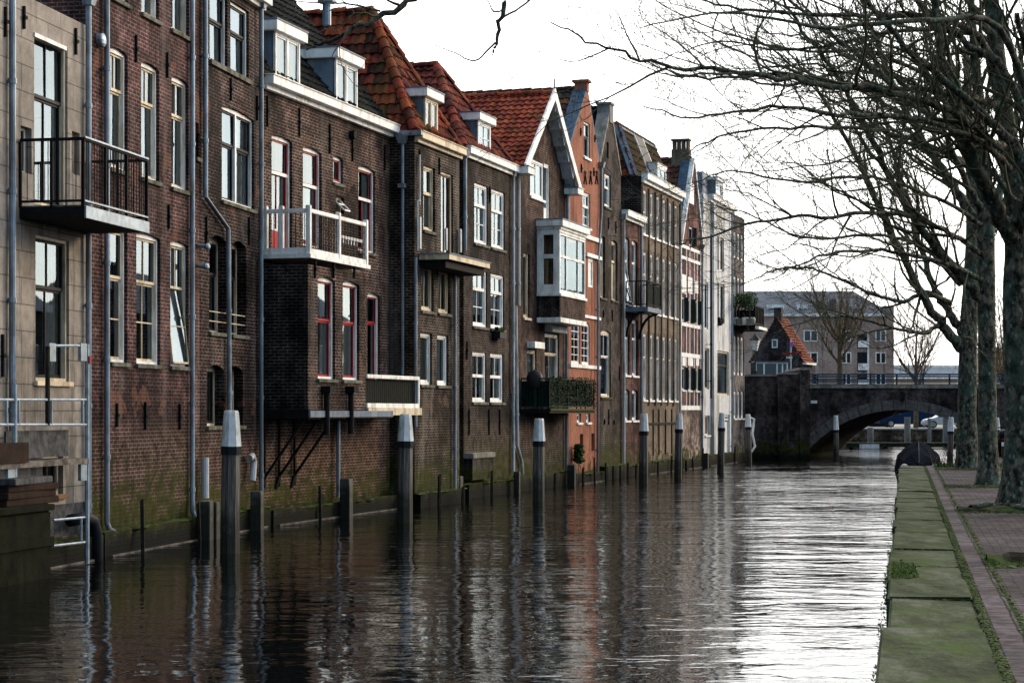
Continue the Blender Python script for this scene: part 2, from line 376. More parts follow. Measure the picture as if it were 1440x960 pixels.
    def cornice(s, pl, pt, h=.2, mat='white', prot=.28, u0=0., u1=None, name='gutter', z=None, back=0.):
        z = s.Z(pl, pt) if z is None else z; u1 = s.w if u1 is None else u1
        mb = MB(); mb.box(u0, u1, -prot, -back, z-h, z-.03); mb.box(u0-.02, u1+.02, -prot-.03, -back, z-.03, z)
        mb.box(u0, u1, -prot*.45, -.002, z-h*1.5, z-h)
        return s.mb(name, mb, M[mat], bevel=.008)
    def pipe(s, px, py0, py1, r=.05, mat='zinc', off=.09, name='drainpipe', out=0., hopper=False, foot=False, pts=None):
        mb = MB(); o = out+off
        if pts: path = [(s.U(a, o), -o, s.Z(a, b, o)) for a, b in pts]
        else:
            u = s.U(px, o); path = [(u, -o, s.Z(px, py0, o)), (u, -o, s.Z(px, py1, o))]
        if foot: a = path[-1]; path += [(a[0]+.02, a[1]-.04, a[2]-.12), (a[0]+.1, a[1]-.16, a[2]-.22)]
        mb.tube(path, r, 10)
        for i in range(len(path)-1):          # sockets and clamps
            a = Vector(path[i]); b = Vector(path[i+1]); L = (b-a).length
            if abs((b-a).normalized().z) < .9: continue
            for k in range(1, int(L/1.9)+1):
                q = a.lerp(b, k*1.9/L) if k*1.9 < L else None
                if q is None: continue
                mb.tube([q-Vector((0,0,.045)), q+Vector((0,0,.045))], r*1.28, 10); mb.box(q.x-.02, q.x+.02, q.y, -out, q.z-.015, q.z+.015)
        if hopper:
            a = path[0]; mb.hexa([(a[0]-.09,a[1]-.09,a[2]),(a[0]+.09,a[1]-.09,a[2]),(a[0]+.09,-out-.002,a[2]),(a[0]-.09,-out-.002,a[2]),
                                  (a[0]-.16,a[1]-.14,a[2]+.22),(a[0]+.16,a[1]-.14,a[2]+.22),(a[0]+.16,-out-.002,a[2]+.22),(a[0]-.16,-out-.002,a[2]+.22)])
        return s.mb(name, mb, M[mat])
    def anchor(s, px, py0, py1, out=0., cross=False):
        mb = MB(); u = s.U(px, out); a = s.Z(px, py0, out); b = s.Z(px, py1, out); y = -out
        if cross:
            h = (a-b)/2; m = (a+b)/2
            mb.bar((u-h*.6,y-.025,m-h),(u+h*.6,y-.025,m+h),.05,.04); mb.bar((u+h*.6,y-.052,m-h),(u-h*.6,y-.052,m+h),.05,.04)
        else:
            mb.box(u-.022, u+.022, y-.05, y, b, a); mb.box(u-.05, u+.05, y-.075, y-.05, (a+b)/2-.03, (a+b)/2+.03)
        return s.mb('wall_anchor', mb, M['iron'])
    def plinth(s, u0=0., u1=None, prot=.28, z=.62, mat='plinth'):
        u1 = s.w if u1 is None else u1; hh = (math.sin(u1*37.)+1)/2; prot *= .65+.5*hh; z *= .5+.4*((math.sin(u1*91.)+1)/2); mb = MB(); mb.box(u0, u1, -prot, -.003, -1.2, z)
        p = s.mb('plinth', mb, M[mat])
        m2 = MB(); rr = random.Random(int(u1*1000))
        n = max(6, int((u1-u0)*5))
        for i in range(n):                    # uneven cushions of moss along the ledge
            u = u0+(u1-u0)*rr.random(); m2.blob((u, -prot*rr.random(), z-.02), .15+.35*rr.random(), .10, .025+.03*rr.random(), 9, 4, .35, rr)
        tag(s.mb('moss', m2, M['moss'], p), kind='stuff')
        if hh > .45: m3 = MB().box(u0+.3, u1-.4, -prot-.05, -prot, -.06, .022); s.mb('waling', m3, M['wood'], p)
        return p
    def roof_plane(s, P, eu, ev, Lu, Lv, mat, clips=None, tw=.27, tc=.38, lift=.055, name='roof', parent=None):
        P = Vector(P); eu = Vector(eu).normalized(); ev = Vector(ev).normalized(); n = eu.cross(ev).normalized()
        if n.z < 0: n = -n
        mb = MB(); nu = max(1, int(math.ceil(Lu/tw))); nv = max(1, int(math.ceil(Lv/tc)))
        prof = [(0, .0), (.22, .04), (.48, .058), (.75, .016)]
        us = [(i+f)*tw for i in range(nu) for f, h in prof]+[nu*tw]; hs = [h for i in range(nu) for f, h in prof]+[0.]
        rr = random.Random(int(Lu*991+Lv*77)); jit = [[(rr.random()-.5)*.018 for _ in range(nu+1)] for _ in range(nv)]
        def pt(i, v, l): return P+eu*us[i]+ev*v+n*(hs[i]+l)
        for c in range(nv):
            for i in range(len(us)-1):
                j = jit[c][i//4]; lo = lift+j
                a = pt(i, c*tc, lo); b = pt(i+1, c*tc, lo); d = pt(i, (c+1)*tc, j*.5); e = pt(i+1, (c+1)*tc, j*.5)
                U = (us[i]/tw+.001, us[i+1]/tw-.001)
                mb.face([a, b, e, d], [(U[0], c+.02), (U[1], c+.02), (U[1], c+.98), (U[0], c+.98)])
                a0 = pt(i, c*tc, -.02); b0 = pt(i+1, c*tc, -.02)
                mb.face([a0, b0, b, a], [(U[0], c+.02), (U[1], c+.02), (U[1], c+.03), (U[0], c+.03)])
        return s.mb(name, mb, M[mat], parent, clips=clips)
    def ridge(s, A, B, mat, r=.13, parent=None, name='ridge_tiles'):
        A = Vector(A); B = Vector(B); L = (B-A).length; n = max(1, int(L/.4)); t = (B-A).normalized(); mb = MB()
        up = Vector((0,0,1)); x = t.cross(up).normalized(); y = x.cross(t).normalized(); rr = random.Random(int(L*1000))
        for i in range(n):
            a = A+t*(L*i/n-.03); b = A+t*(L*(i+1)/n); ra = r*1.12; rb = r*.9; wob = (rr.random()-.5)*.03
            ring = [[c0+x*(rad*math.cos(PI*k/8))+y*(rad*math.sin(PI*k/8)*1.05+wob-.03) for k in range(9)] for c0, rad in ((a, ra), (b, rb))]
            for k in range(8):
                mb.face([ring[0][k], ring[0][k+1], ring[1][k+1], ring[1][k]], [(i+.1, 77+.1), (i+.9, 77.1), (i+.9, 77.9), (i+.1, 77.9)])
            mb.face(ring[0], [(i+.5, 77.5)]*9)
        return s.mb(name, mb, M[mat], parent)
    def bricks_over(s): pass

WR = random.Random(11)
def make_window(par, u0, u1, z0, z1, y, fr='white', sa=None, rec=.1, fd=.15, t=0., nU=1, nL=1, mL=0, mU=0, fw=.07, sill=None, mull=False, arch=0,
                curt=0, bars=0, name='window', sub=True, door=None, sillp=.07, pane=True, tilt=0., shutters=None):
    """A recessed window: frame (the part), sash, pane, sill and curtain (its sub-parts)."""
    sa_n = sa or fr; f = y+rec; b = f+fd
    mb = MB()
    mb.box(u0, u0+fw, f, b, z0, z1); mb.box(u1-fw, u1, f, b, z0, z1)
    mb.box(u0+fw, u1-fw, f, b, z1-fw-arch*.7, z1); mb.box(u0+fw, u1-fw, f, b, z0, z0+fw)
    zt = z1-(z1-z0)*t if t else None
    if t and sa is None or (t and door): mb.box(u0+fw, u1-fw, f+.02, b, zt-.04, zt+.04)
    cols = [(u0+fw, u1-fw)]
    if mull:
        um = (u0+u1)/2; mb.box(um-.05, um+.05, f, b, z0+fw, z1-fw-arch*.7); cols = [(u0+fw, um-.05), (um+.05, u1-fw)]
    w = mb.build(name, M[fr], par)
    host = w if sub else par
    sm = MB(); pm = MB(); ya = f+fd*.18
    top = z1-fw-arch*.7; bot = z0+fw
    for (a, c) in cols:
        segs = [(bot, top, nL, mL, 0)] if not t else [(zt, top, nU, mU, 0), (bot, zt, nL, mL, .035)]
        for (p, q, n, m, dy) in segs:
            sw = .045; yy = ya+dy
            if door and dy:                    # panelled lower door leaf
                pz = bot+(zt-bot)*door; sm.box(a+sw, c-sw, yy, yy+.04, bot, pz); p0 = pz
            else: p0 = p
            if tilt and dy:
                sm.bar((a+.02, yy, q-.02), (a+.02, yy-tilt, p0+.02), .04); sm.bar((c-.02, yy, q-.02), (c-.02, yy-tilt, p0+.02), .04)
                sm.bar((a+.04, yy-tilt, p0+.02), (c-.04, yy-tilt, p0+.02), .04); sm.bar((a+.04, yy-tilt*.5, (q+p0)/2), (c-.04, yy-tilt*.5, (q+p0)/2), .03)
                pm.face([(a+.03, yy-tilt, p0+.03), (c-.03, yy-tilt, p0+.03), (c-.03, yy, q-.03), (a+.03, yy, q-.03)]); continue
            sm.box(a, a+sw, yy, yy+.045, p, q); sm.box(c-sw, c, yy, yy+.045, p, q)
            sm.box(a+sw, c-sw, yy, yy+.045, q-sw, q); sm.box(a+sw, c-sw, yy, yy+.045, p, p+sw*1.3)
            for k in range(1, n): x = a+(c-a)*k/n; sm.box(x-.014, x+.014, yy+.005, yy+.04, p0+sw*1.3, q-sw)
            for k in range(1, m+1): zz = p0+(q-p0)*k/(m+1); sm.box(a+sw, c-sw, yy+.003, yy+.038, zz-.014, zz+.014)
            j = [(WR.random()-.5)*.012 for _ in range(3)]
            pm.face([(a+.01, yy+.025+j[0], p0+.01), (c-.01, yy+.025+j[1], p0+.01), (c-.01, yy+.025+j[1]+j[2], q-.01), (a+.01, yy+.025+j[0]+j[2], q-.01)])
    sm.build('sash', M[sa_n], host)
    if pane: pm.build('pane', M['glass'], host)
    if curt:
        cm = MB(); n = 14; yc = f+fd*.18+.13
        def cloth(a, c, zb, zt2):
            pr = [(a+(c-a)*i/n, yc+.025*math.sin(i*2.1+a*9)) for i in range(n+1)]
            for i in range(n): cm.face([(pr[i][0],pr[i][1],zb),(pr[i+1][0],pr[i+1][1],zb),(pr[i+1][0],pr[i+1][1],zt2),(pr[i][0],pr[i][1],zt2)])
        ww = u1-u0
        if curt in (1, 3): cloth(u0+ww*.60, u1, z0, z1)
        if curt in (2, 3): cloth(u0, u0+ww*.35, z0, z1)
        if curt == 4: cloth(u0, u1, z0, z0+(z1-z0)*.95)
        if curt == 5: cloth(u0, u1, z0, z1)
        cm.build('curtain', M['bluecurtain' if curt == 5 else 'fabric'], host)
    if sill:
        MB().box(u0-.07, u1+.07, y-sillp, f-.002, z0-.09, z0-.002).build('sill', M[sill], host, bevel=.008)
    if bars:
        bm2 = MB()
        for k in range(bars): zz = z0+.25+.22*k; bm2.tube([(u0, y+.04, zz), (u1, y+.04, zz)], .014, 6)
        bm2.build('safety_bars', M[fr], host)
    if shutters:
        s2 = MB(); hw = (u1-u0)*.2
        s2.box(u1+.01, u1+.05, y-hw, y-.01, z0, z1)
        s2.build('shutter', M[shutters], host)
    return w

def dormer(h, pl, pr, pt, pb, inset, cap_h=.22, style=None, depth=2.6, name='dormer', side='bluegrey', face='white', cap='white', over=.16):
    """A box dormer standing on the roof: cheeks, flat cap, window. inset is how far behind the facade its front stands."""
    u0 = h.U(pl, -inset); u1 = h.U(pr, -inset); z1 = h.Z(pl, pt, -inset); z0 = h.Z(pl, pb, -inset)
    mb = MB(); e = .06
    mb.face([(u0-e, inset, z0-.3), (u0-e, inset, z1), (u0-e, inset+depth, z1), (u0-e, inset+depth, z0-.3)])
    mb.face([(u1+e, inset, z0-.3), (u1+e, inset+depth, z0-.3), (u1+e, inset+depth, z1), (u1+e, inset, z1)])
    mb.box(u0-e, u0, inset, inset+.05, z0-.3, z1); mb.box(u1, u1+e, inset, inset+.05, z0-.3, z1); mb.box(u0, u1, inset, inset+.05, z0-.3, z0)
    d = h.mb(name, mb, M[side])
    c = MB(); c.box(u0-e-over, u1+e+over, inset-over, inset+depth, z1, z1+cap_h); c2 = MB().box(u0-e-over-.02, u1+e+over+.02, inset-over-.02, inset+depth, z1+cap_h, z1+cap_h+.04)
    h.mb('fascia', c, M[cap], d, bevel=.008); h.mb('flat_roof', c2, M['bluegrey'], d)
    st = dict(fr=face, rec=-.03, fd=.12, sub=False, fw=.08); st.update(style or {})
    make_window(d, u0, u1, z0, z1, inset, name='window_frame', **st)
    return d

def railing(h, u0, u1, o0, o1, z, hgt, mat='iron', style='bars', parent=None, r=.012, step=.12, left=True, right=True, frontp=True, post=.04, wire=False):
    """Railing round three sides of a balcony that stands out from o0 to o1."""
    runs = []
    if left: runs.append(((u0, -o0), (u0, -o1)))
    if frontp: runs.append(((u0, -o1), (u1, -o1)))
    if right: runs.append(((u1, -o1), (u1, -o0)))
    mb = MB(); bl = MB()
    for (a, b) in runs:
        A = Vector((*a, z)); B = Vector((*b, z)); L = (B-A).length; H = Vector((0,0,hgt)); lo = Vector((0,0,.1))
        t = (B-A).normalized()*(post*.5)
        mb.bar(A+H, B+H, post*1.1, post); mb.bar(A+lo, B+lo, post*.8, post*.8)
        n = max(2, int(L/1.5)+1)
        for i in range(n+1):
            q = A.lerp(B, i/n); mb.box(q.x-post/2, q.x+post/2, q.y-post/2, q.y+post/2, z, z+hgt-post/2)
        m = int(L/step)
        for i in range(1, m):
            q = A.lerp(B, i/m); bl.bar(q+lo, q+H, r, r)
        if wire:
            for k in range(1, int(hgt/step)): zz = Vector((0,0,.1+k*step)); bl.bar(A+zz, B+zz, r*.7, r*.7)
    rl = mb.build('railing', M[mat], parent)
    bl.build('baluster', M['iron' if style == 'wire' else mat], parent)
    return rl
# ------------------------------------------------------------------ the row of houses
def gable_coping(h, gable, mat, thick=.4, wid=.16, u0=0., u1=None, name='gable_coping', out=.04, both=True):
    au, az, el, er = gable; u1 = h.w if u1 is None else u1; mb = MB()
    def side(ue, ze):
        d = Vector((au-ue, 0, az-ze)).normalized(); nrm = Vector((-d.z, 0, d.x))
        if nrm.z < 0: nrm = -nrm
        a = Vector((ue, -out, ze)); b = Vector((au, -out, az))
        mb.prism([a-nrm*.02, b-nrm*.02, b+nrm*wid, a+nrm*wid], (0, thick+out, 0))
    side(u0, el)
    if both: side(u1, er)
    return h.mb(name, mb, M[mat], recalc=True)
def gable_roof(h, gable, mat, y0, depth, sides='lr', over=.12, ridge_mat=None, u0=0., u1=None, tw=.24, tc=.34):
    au, az, el, er = gable; u1 = h.w if u1 is None else u1
    if 'l' in sides:
        ev = Vector((au-u0, 0, az-el)); L = ev.length; e = ev.normalized()
        h.roof_plane(Vector((u0, y0, el))-e*over, (0,1,0), e, depth, L+over, mat, tw=tw, tc=tc, clips=[((au,0,0), Vector((1,0,0)))])
    if 'r' in sides:
        ev = Vector((au-u1, 0, az-er)); L = ev.length; e = ev.normalized()
        h.roof_plane(Vector((u1, y0, er))-e*over, (0,1,0), e, depth, L+over, mat, tw=tw, tc=tc, clips=[((au,0,0), Vector((-1,0,0)))])
    if ridge_mat: h.ridge((au, y0, az+.06), (au, y0+depth, az+.06), ridge_mat)
def hip_roof(h, ez, au, vi, az, mat, length, over=.12):
    w = h.w
    for side in 'lfr':
        if side == 'l':
            ev = Vector((au, 0, az-ez)); e = ev.normalized()
            h.roof_plane(Vector((0, -.3, ez))-e*over, (0,1,0), e, length+.3, ev.length+over, mat, clips=[((0,0,0), Vector((vi,-au,0)).normalized()), ((au,0,0), Vector((1,0,0)))])
        elif side == 'r':
            ev = Vector((au-w, 0, az-ez)); e = ev.normalized()
            h.roof_plane(Vector((w, -.3, ez))-e*over, (0,1,0), e, length+.3, ev.length+over, mat, clips=[((w,0,0), Vector((-vi,-(w-au),0)).normalized()), ((au,0,0), Vector((-1,0,0)))])
        else:
            ev = Vector((0, vi, az-ez)); e = ev.normalized()
            h.roof_plane(Vector((-.2, 0, ez))-e*over, (1,0,0), e, w+.4, ev.length+over, mat, clips=[((0,0,0), Vector((-vi,au,0)).normalized()), ((w,0,0), Vector((vi,w-au,0)).normalized())])
    h.ridge((0, 0, ez+.06), (au, vi, az+.08), mat, .15, name='hip_tiles'); h.ridge((w, 0, ez+.06), (au, vi, az+.08), mat, .15, name='hip_tiles')
    h.ridge((au, vi, az+.08), (au, length, az+.08), mat, .14)

# A: plastered house ------------------------------------------------
A = House('pale stone-plastered house with a black steel balcony at the near end of the row', -75, 127.5, L1, .08, M['A'], -60, 8.)
A.win(48, 95, 46, 286, fr='cream', sa='dark', rec=.05, fd=.30, t=.36, nU=2, nL=2, fw=.06, curt=1)
A.win(50, 97, 329, 535, fr='cream', sa='dark', rec=.05, fd=.30, t=.36, nU=2, nL=2, fw=.06, sill='cream', curt=1)
A.win(60, 89, 640, 697, fr='cream', sa='dark', rec=.1, fd=.25, fw=.06, sill='brown')
A.win(29, 44.5, 176, 241, fr='white', sa='dark', rec=.12, fd=.12, fw=.05)
A.win(101, 112, 184, 244, fr='cream', sa='dark', rec=.12, fd=.12, fw=.05)
A.front()
A.box('lintel', M['white'], A.U(47), A.U(92), -.2, .03, A.Z(48, 52), A.Z(48, 46)-.004)
A.pipe(17.5, -40, 640, .06); A.pipe(124.5, 8, 745, .055, hopper=True, foot=True)
for a in ((6, 10, 52), (32, 9, 41), (105, 40, 77)): A.anchor(*a)
A.anchor(2, 470, 530); A.plinth(z=.5)
A.box('base_band', M['slateboard'], A.U(62), A.w, 0, .02, .5, A.Z(90, 708))
# the steel balcony
bo = -A.inward(118, A.U(26)); u0 = A.U(26); u1 = u0; zt = A.Z(119, 290, bo)
u0 = A.U(119, bo); u1 = A.U(208, bo)
bal = A.box('balcony', M['iron'], u0, u1, 0.005, bo, zt-.19, zt)
A.box('fascia', M['steel'], u0, u1, bo, bo+.03, zt-.2, zt+.01, bal)
A.box('floor_boards', M['wood'], u0+.03, u1-.03, .02, bo-.03, zt, zt+.03, bal)
hg = A.Z(119, 195, bo)-zt
railing(A, u0, u1, .02, bo-.03, zt, hg, 'iron', 'bars', bal, step=.125, post=.05)
m = MB(); m.bar((u0,-bo+.01,zt+hg+.03),(u1,-bo+.01,zt+hg+.03),.06,.03); m.bar((u0,-bo+.01,zt+.1),(u1,-bo+.01,zt+.1),.04,.03); A.mb('top_rail', m, M['steel'], bal)
# B: purple brick ---------------------------------------------------
B = House('tall purple-brown brick house with three columns of narrow white sash windows', 128, 281, L1, .0, M['B'], -120, 7.)
BS = dict(fr='white', sa='cream', rec=.07, fd=.20, fw=.06, sill='sill')
for pl, pr in ((157,180),(199,223.5),(241,266)): B.win(pl, pr, -95, 17.6 if pl == 199 else 0, row='a', t=.35, nU=2, nL=1, arch=.05, curt=1, **BS) if pl != 157 else None
B.rows['a'] = B.rows['a']
B.win(156, 180, 0, 0, row='a', t=.35, nU=2, arch=.05, **BS)
B.win(198.6, 223.8, 84, 249, row='b', t=.35, nU=2, nL=1, arch=.06, curt=3, **BS)
B.win(155, 179.5, 0, 0, row='b', t=.35, nU=2, nL=1, arch=.06, curt=4, **BS); B.win(241.3, 265, 0, 0, row='b', t=.35, nU=2, nL=1, arch=.06, curt=1, **BS)
B.win(191.8, 225.5, 325, 511, row='c', t=.38, nU=2, nL=2, mL=1, arch=.06, **BS)
B.win(154.8, 179, 0, 0, row='c', t=.38, nU=1, nL=1, mL=1, arch=.06, curt=2, **BS); B.win(239.6, 265, 0, 0, row='c', t=.38, nU=2, nL=1, arch=.06, curt=1, tilt=.16, **BS)
B.win(275.2, 279.6, 172, 221, fr='dark', rec=.1, fd=.1, fw=.04, sill='sill')
B.front(); B.plinth(z=.55)
B.pipe(150.5, -40, 735, .055, foot=True); B.pipe(270.5, -40, 718, .055, foot=True)
for a in ((190, 50, 88), (234, 74, 110), (163, 567, 600), (203, 565, 604), (251.5, 568, 604), (236, 288, 322)): B.anchor(*a)
q = MB(); u = B.U(138); z = B.Z(138, 57); q.tube([(u,-.005,z),(u,-.10,z)], .14, 12); q.blob((u,-.1,z), .14,.05,.14, 12, 6); B.mb('flue_cap', q, M['steel'])
for px, py in ((277.5, 345), (276, 373)):
    q = MB(); u = B.U(px); z = B.Z(px, py); q.tube([(u,-.01,z),(u,-.22,z-.03)], .05, 8); q.blob((u,-.24,z-.03), .1,.07,.08, 8, 5); B.mb('wall_lamp', q, M['steel'])
# C: tall dark brick --------------------------------------------------
C = House('tall narrow dark brown brick house with white double sash window and a crooked grey downpipe', 281.5, 367, L1, .0, M['C'], -6, 7., top_px=352)
CS = dict(fr='white', sa='dark', fw=.06)
C.win(324, 350, 0, 99, row='a', t=.42, nU=1, nL=1, rec=.07, fd=.2, curt=3, **CS); C.win(294.8, 320, 0, 99, row='a', t=.42, nU=1, nL=1, rec=.07, fd=.2, curt=3, **CS)
C.win(312, 357.5, 145, 281, t=.40, nU=1, nL=1, rec=.07, fd=.2, mull=True, arch=.06, sill='sill', curt=3, **CS)
CL = dict(fr='cream', sa='dark', rec=.24, fd=.12, fw=.06, sill='sill')
C.win(294.4, 320, 328, 466, row='c', t=.40, arch=.14, bars=2, curt=2, **CL); C.win(325.5, 346.5, 0, 0, row='c', t=.40, arch=.14, bars=2, curt=2, **CL)
C.win(291, 315.5, 512, 599, row='d', nL=2, arch=.12, curt=3, **CL); C.win(320, 342, 0, 0, row='d', nL=2, arch=.12, curt=3, **CL)
C.front(); C.plinth(z=.6)
z = C.rows['a'][0]; C.box('sill_band', M['sill'], C.U(294), C.U(352), 0, .07, z-.11, z-.003)
C.cornice(352, -6, .22, 'white', .3, z=C.top+.12)
C.pipe(0, 0, 0, .055, pts=[(289,-40),(289,277),(321,322),(323,600)]); C.pipe(367.5, 12, 690, .055, off=.12, hopper=True)
C.pipe(288.5, 643, 700, .085, 'pvc', .16, 'waste_pipe')
C.pipe(0, 0, 0, .085, 'pvc', .16, 'waste_pipe', pts=[(350.5,644),(354.5,641),(357,648),(355,676)])
for a in ((323.5, 110, 142), (360, 135, 170), (349, 305, 345), (289, 305, 350)): C.anchor(*a)
# D: brick house with bay, balcony and dormers -------------------------
D = House('umber brick house with red sashes, a white-railed balcony on its bay and two dormers', 368, 548, L2, 0., M['D'], 113, 5.0, top_px=380)
DS = dict(fr='white', sa='red', rec=.08, fd=.2, fw=.06, arch=.07)
D.win(382, 411, 187, 352, row='a', t=.32, nU=1, nL=2, door=.25, curt=1, **DS)
D.win(426, 452.5, 204, 345, row='a2', t=.38, nU=1, nL=1, door=.06, curt=1, **DS)
D.win(504, 528, 231, 352, row='a3', t=.38, nU=1, nL=2, door=.05, curt=3, sill='sill', **DS)
D.win(468.8, 482.6, 218, 256, fr='white', sa='red', rec=.08, fd=.16, fw=.06, arch=.04, sill='sill', curt=4)
D.win(472.6, 484, 275, 298.5, fr='cream', sa='white', rec=.1, fd=.12, fw=.05, t=.02, tilt=.35)
D.win(516.5, 534.5, 411, 536, t=.34, curt=2, **DS)
D.front(top=False)
bo = -D.inward(433, 0.); D.bo = bo
ul = D.U(433, bo); ur = D.U(514, bo); zb = D.Z(433, 575, bo); zc = D.Z(433, 357, bo)
BY = dict(fr='white', sa='red', rec=.08, fd=.2, fw=.06, arch=.08, sill='sill', curt=1, t=.43)
D.win(447, 471.5, 387.5, 532, out=bo, plane='bay', row='bay', **BY); D.win(482, 505.5, 0, 0, out=bo, plane='bay', row='bay', **BY)
ops = [o[1:] for o in D.ops if o[0] == 'bay']
D.front('bay', bo, ul, ur, zb, zc-.25, name='bay_wall', depth=bo-.003, back=False, top=False, sides=False)
sm = MB(); sm.face([(ul,-bo,zb),(ul,-bo,zc-.25),(ul,-.003,zc-.25),(ul,-.003,zb)]); sm.face([(ur,-bo,zb),(ur,-.003,zb),(ur,-.003,zc-.25),(ur,-bo,zc-.25)])
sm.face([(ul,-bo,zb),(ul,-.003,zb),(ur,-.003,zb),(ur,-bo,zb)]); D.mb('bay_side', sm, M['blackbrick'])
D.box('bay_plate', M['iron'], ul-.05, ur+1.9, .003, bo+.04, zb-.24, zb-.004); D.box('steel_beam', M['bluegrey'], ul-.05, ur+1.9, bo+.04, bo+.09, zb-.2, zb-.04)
for px in (368, 408, 452):                    # raking struts under the bay
    m = MB(); uu = ul+(px-366)/44.; zz = zb-.24
    m.bar((uu, -bo+.1, zz), (uu, -.02, zz-1.5), .06); m.bar((uu, -.06, zz), (uu, -.06, zz-1.7), .06); m.bar((uu, -.06, zz-1.45), (uu-.12,-.02,zz-1.75), .07)
    D.mb('strut', m, M['iron'])
for px in (459.5, 493.5):
    m = MB(); u = D.U(px, bo+.1); z = D.Z(px, 552, bo); m.tube([(u,-bo-.1,z),(u,-bo-.1,z-1.05)], .075, 10)
    m.box(u-.15,u+.15,-bo-.25,-bo-.0,z,z+.16); D.mb('soil_pipe', m, M['iron'])
m = MB(); u = D.U(470); m.tube([(u,-.12,zb-.3),(u,-.12,.5)], .06, 8); D.mb('drainpipe', m, M['steel'])
# balcony on top of the bay
zf = zc; u1b = D.U(518, bo+.1)
bal = D.box('balcony', M['white'], ul-.12, u1b+.12, .003, bo+.12, zf-.10, zf)
m = MB(); m.box(ul-.05, u1b, .003, bo+.06, zf-.3, zf-.1); D.mb('fascia', m, M['cream'], bal)
hg = D.Z(433, 293, bo)-zf; wp = MB(); wb = MB(); o1 = bo+.02
def wpost(u, o): wp.box(u-.06, u+.06, -o-.06, -o+.06, zf, zf+hg+.08)
for u in (ul, (ul+u1b)/2, u1b): wpost(u, o1)
wpost(ul, .1); wpost(ul, o1*.42)
wp.box(ul-.045, ul+.045, -o1+.06, -.06, zf+hg-.1, zf+hg); wp.box(ul-.045, ul+.045, -o1+.06, -.06, zf+.003, zf+.16)
for a, b in ((ul, (ul+u1b)/2), ((ul+u1b)/2, u1b)): wp.box(a+.06, b-.06, -o1-.045, -o1+.045, zf+hg-.1, zf+hg); wp.box(a+.06, b-.06, -o1-.045, -o1+.045, zf+.003, zf+.14)
n = 36
for i in range(1, n):
    u = ul+(u1b-ul)*i/n
    if abs(i-n/2) > .6: wb.box(u-.008, u+.008, -o1-.008, -o1+.008, zf+.14, zf+hg-.1)
for k in range(1, 6): wb.box(ul+.06, u1b-.06, -o1-.006, -o1+.006, zf+.14+k*.14, zf+.15+k*.14)
for i in range(1, 10): y = -.1-(o1-.1)*i/10; wb.box(ul-.008, ul+.008, y-.008, y+.008, zf+.16, zf+hg-.1)
D.mb('railing', wp, M['white'], bal, bevel=.01); D.mb('baluster', wb, M['iron'], bal)
m = MB(); ug = D.U(498, .6); m.box(D.U(474,.6), D.U(512,.6), -.62, -.58, zf+.72, zf+.80)
for i in range(8): uu = D.U(474,.6)+i*.2; m.box(uu, uu+.05, -.61, -.59, zf+.60, zf+.72)
D.mb('clothes_rack', m, M['white'], bal)
# lower balcony beside the bay
zl = D.Z(515, 573, bo); ua = ur+.02; ub = D.U(588, bo)
b2 = D.box('lower_balcony', M['cream'], ua-.0, ub+.1, .003, bo+.08, zl-.2, zl)
h2 = D.Z(515, 526, bo)-zl; wp = MB(); wb = MB()
wp.box(ub-.1, ub, -bo-.05, -bo+.05, zl+.003, zl+h2); wp.box(ua, ub-.1, -bo-.05, -bo+.05, zl+h2-.1, zl+h2); wp.box(ua, ub-.1, -bo-.05, -bo+.05, zl+.003, zl+.12)
for i in range(1, 26): u = ua+(ub-ua)*i/26; wb.box(u-.007, u+.007, -bo-.007, -bo+.007, zl+.12, zl+h2-.1)

D.box('screen', M['balcmesh'], ua, ub-.1, bo-.12, bo-.10, zl+.1, zl+h2-.12, b2); D.mb('railing', wp, M['white'], b2, bevel=.01); D.mb('baluster', wb, M['iron'], b2)
# eaves, roof and dormers
D.cornice(380, 109, .24, 'white', .32, z=D.Z(380, 109))
ez = D.top-.02; rise = 5.2; run = D.inward(408, D.w)*5.2/max(.1, (D.Zin(0, D.w, D.inward(408, D.w))-D.Z(547, 176)))
D.roof_plane((-.05, -.05, ez), (1,0,0), (0, run, rise), D.w+.1, math.hypot(run, rise), 'tD', tw=.3, tc=.33)
m = MB(); m.face([(0,run,ez+rise),(D.w,run,ez+rise),(D.w,2*run,ez),(0,2*run,ez)]); D.mb('rear_roof', m, M['tD'])
m = MB(); m.face([(D.w-.01,0.02,ez-.1),(D.w-.01,2*run,ez-.1),(D.w-.01,run,ez+rise-.1)]); m.face([(.01,0.02,ez-.1),(.01,run,ez+rise-.1),(.01,2*run,ez-.1)]); D.mb('gable_wall', m, M['D'])
DO = dict(nL=1, mull=True, fw=.07, curt=4)
dormer(D, 386, 420.5, 44, 109.5, .12, .26, DO); dormer(D, 471.5, 501.5, 82, 146, .12, .26, DO)
m = MB(); v = D.inward(438, D.w*.5); p = (D.w*.62, v, D.Zin(36, D.w*.62, v)); m.tube([p, (p[0],p[1],p[2]+.75)], .12, 10); m.tube([(p[0],p[1],p[2]+.62),(p[0],p[1],p[2]+.68)], .26, 12); m.tube([(p[0],p[1],p[2]+.78),(p[0],p[1],p[2]+.84)], .3, 12)
D.mb('flue', m, M['zinc'])
for px, py in ((492.5, 190),):
    m = MB(); u = D.U(px); z = D.Z(px, py); m.tube([(u,-.002,z),(u,-.16,z)], .12, 10); D.mb('vent', m, M['iron'])
for a in ((420, 152, 192), (463, 175, 216), (495, 195, 227), (540, 205, 240), (375, 135, 178)): D.anchor(*a)
for px in (442, 468, 497): D.anchor(px, 366, 391, bo)
D.plinth(z=.6)
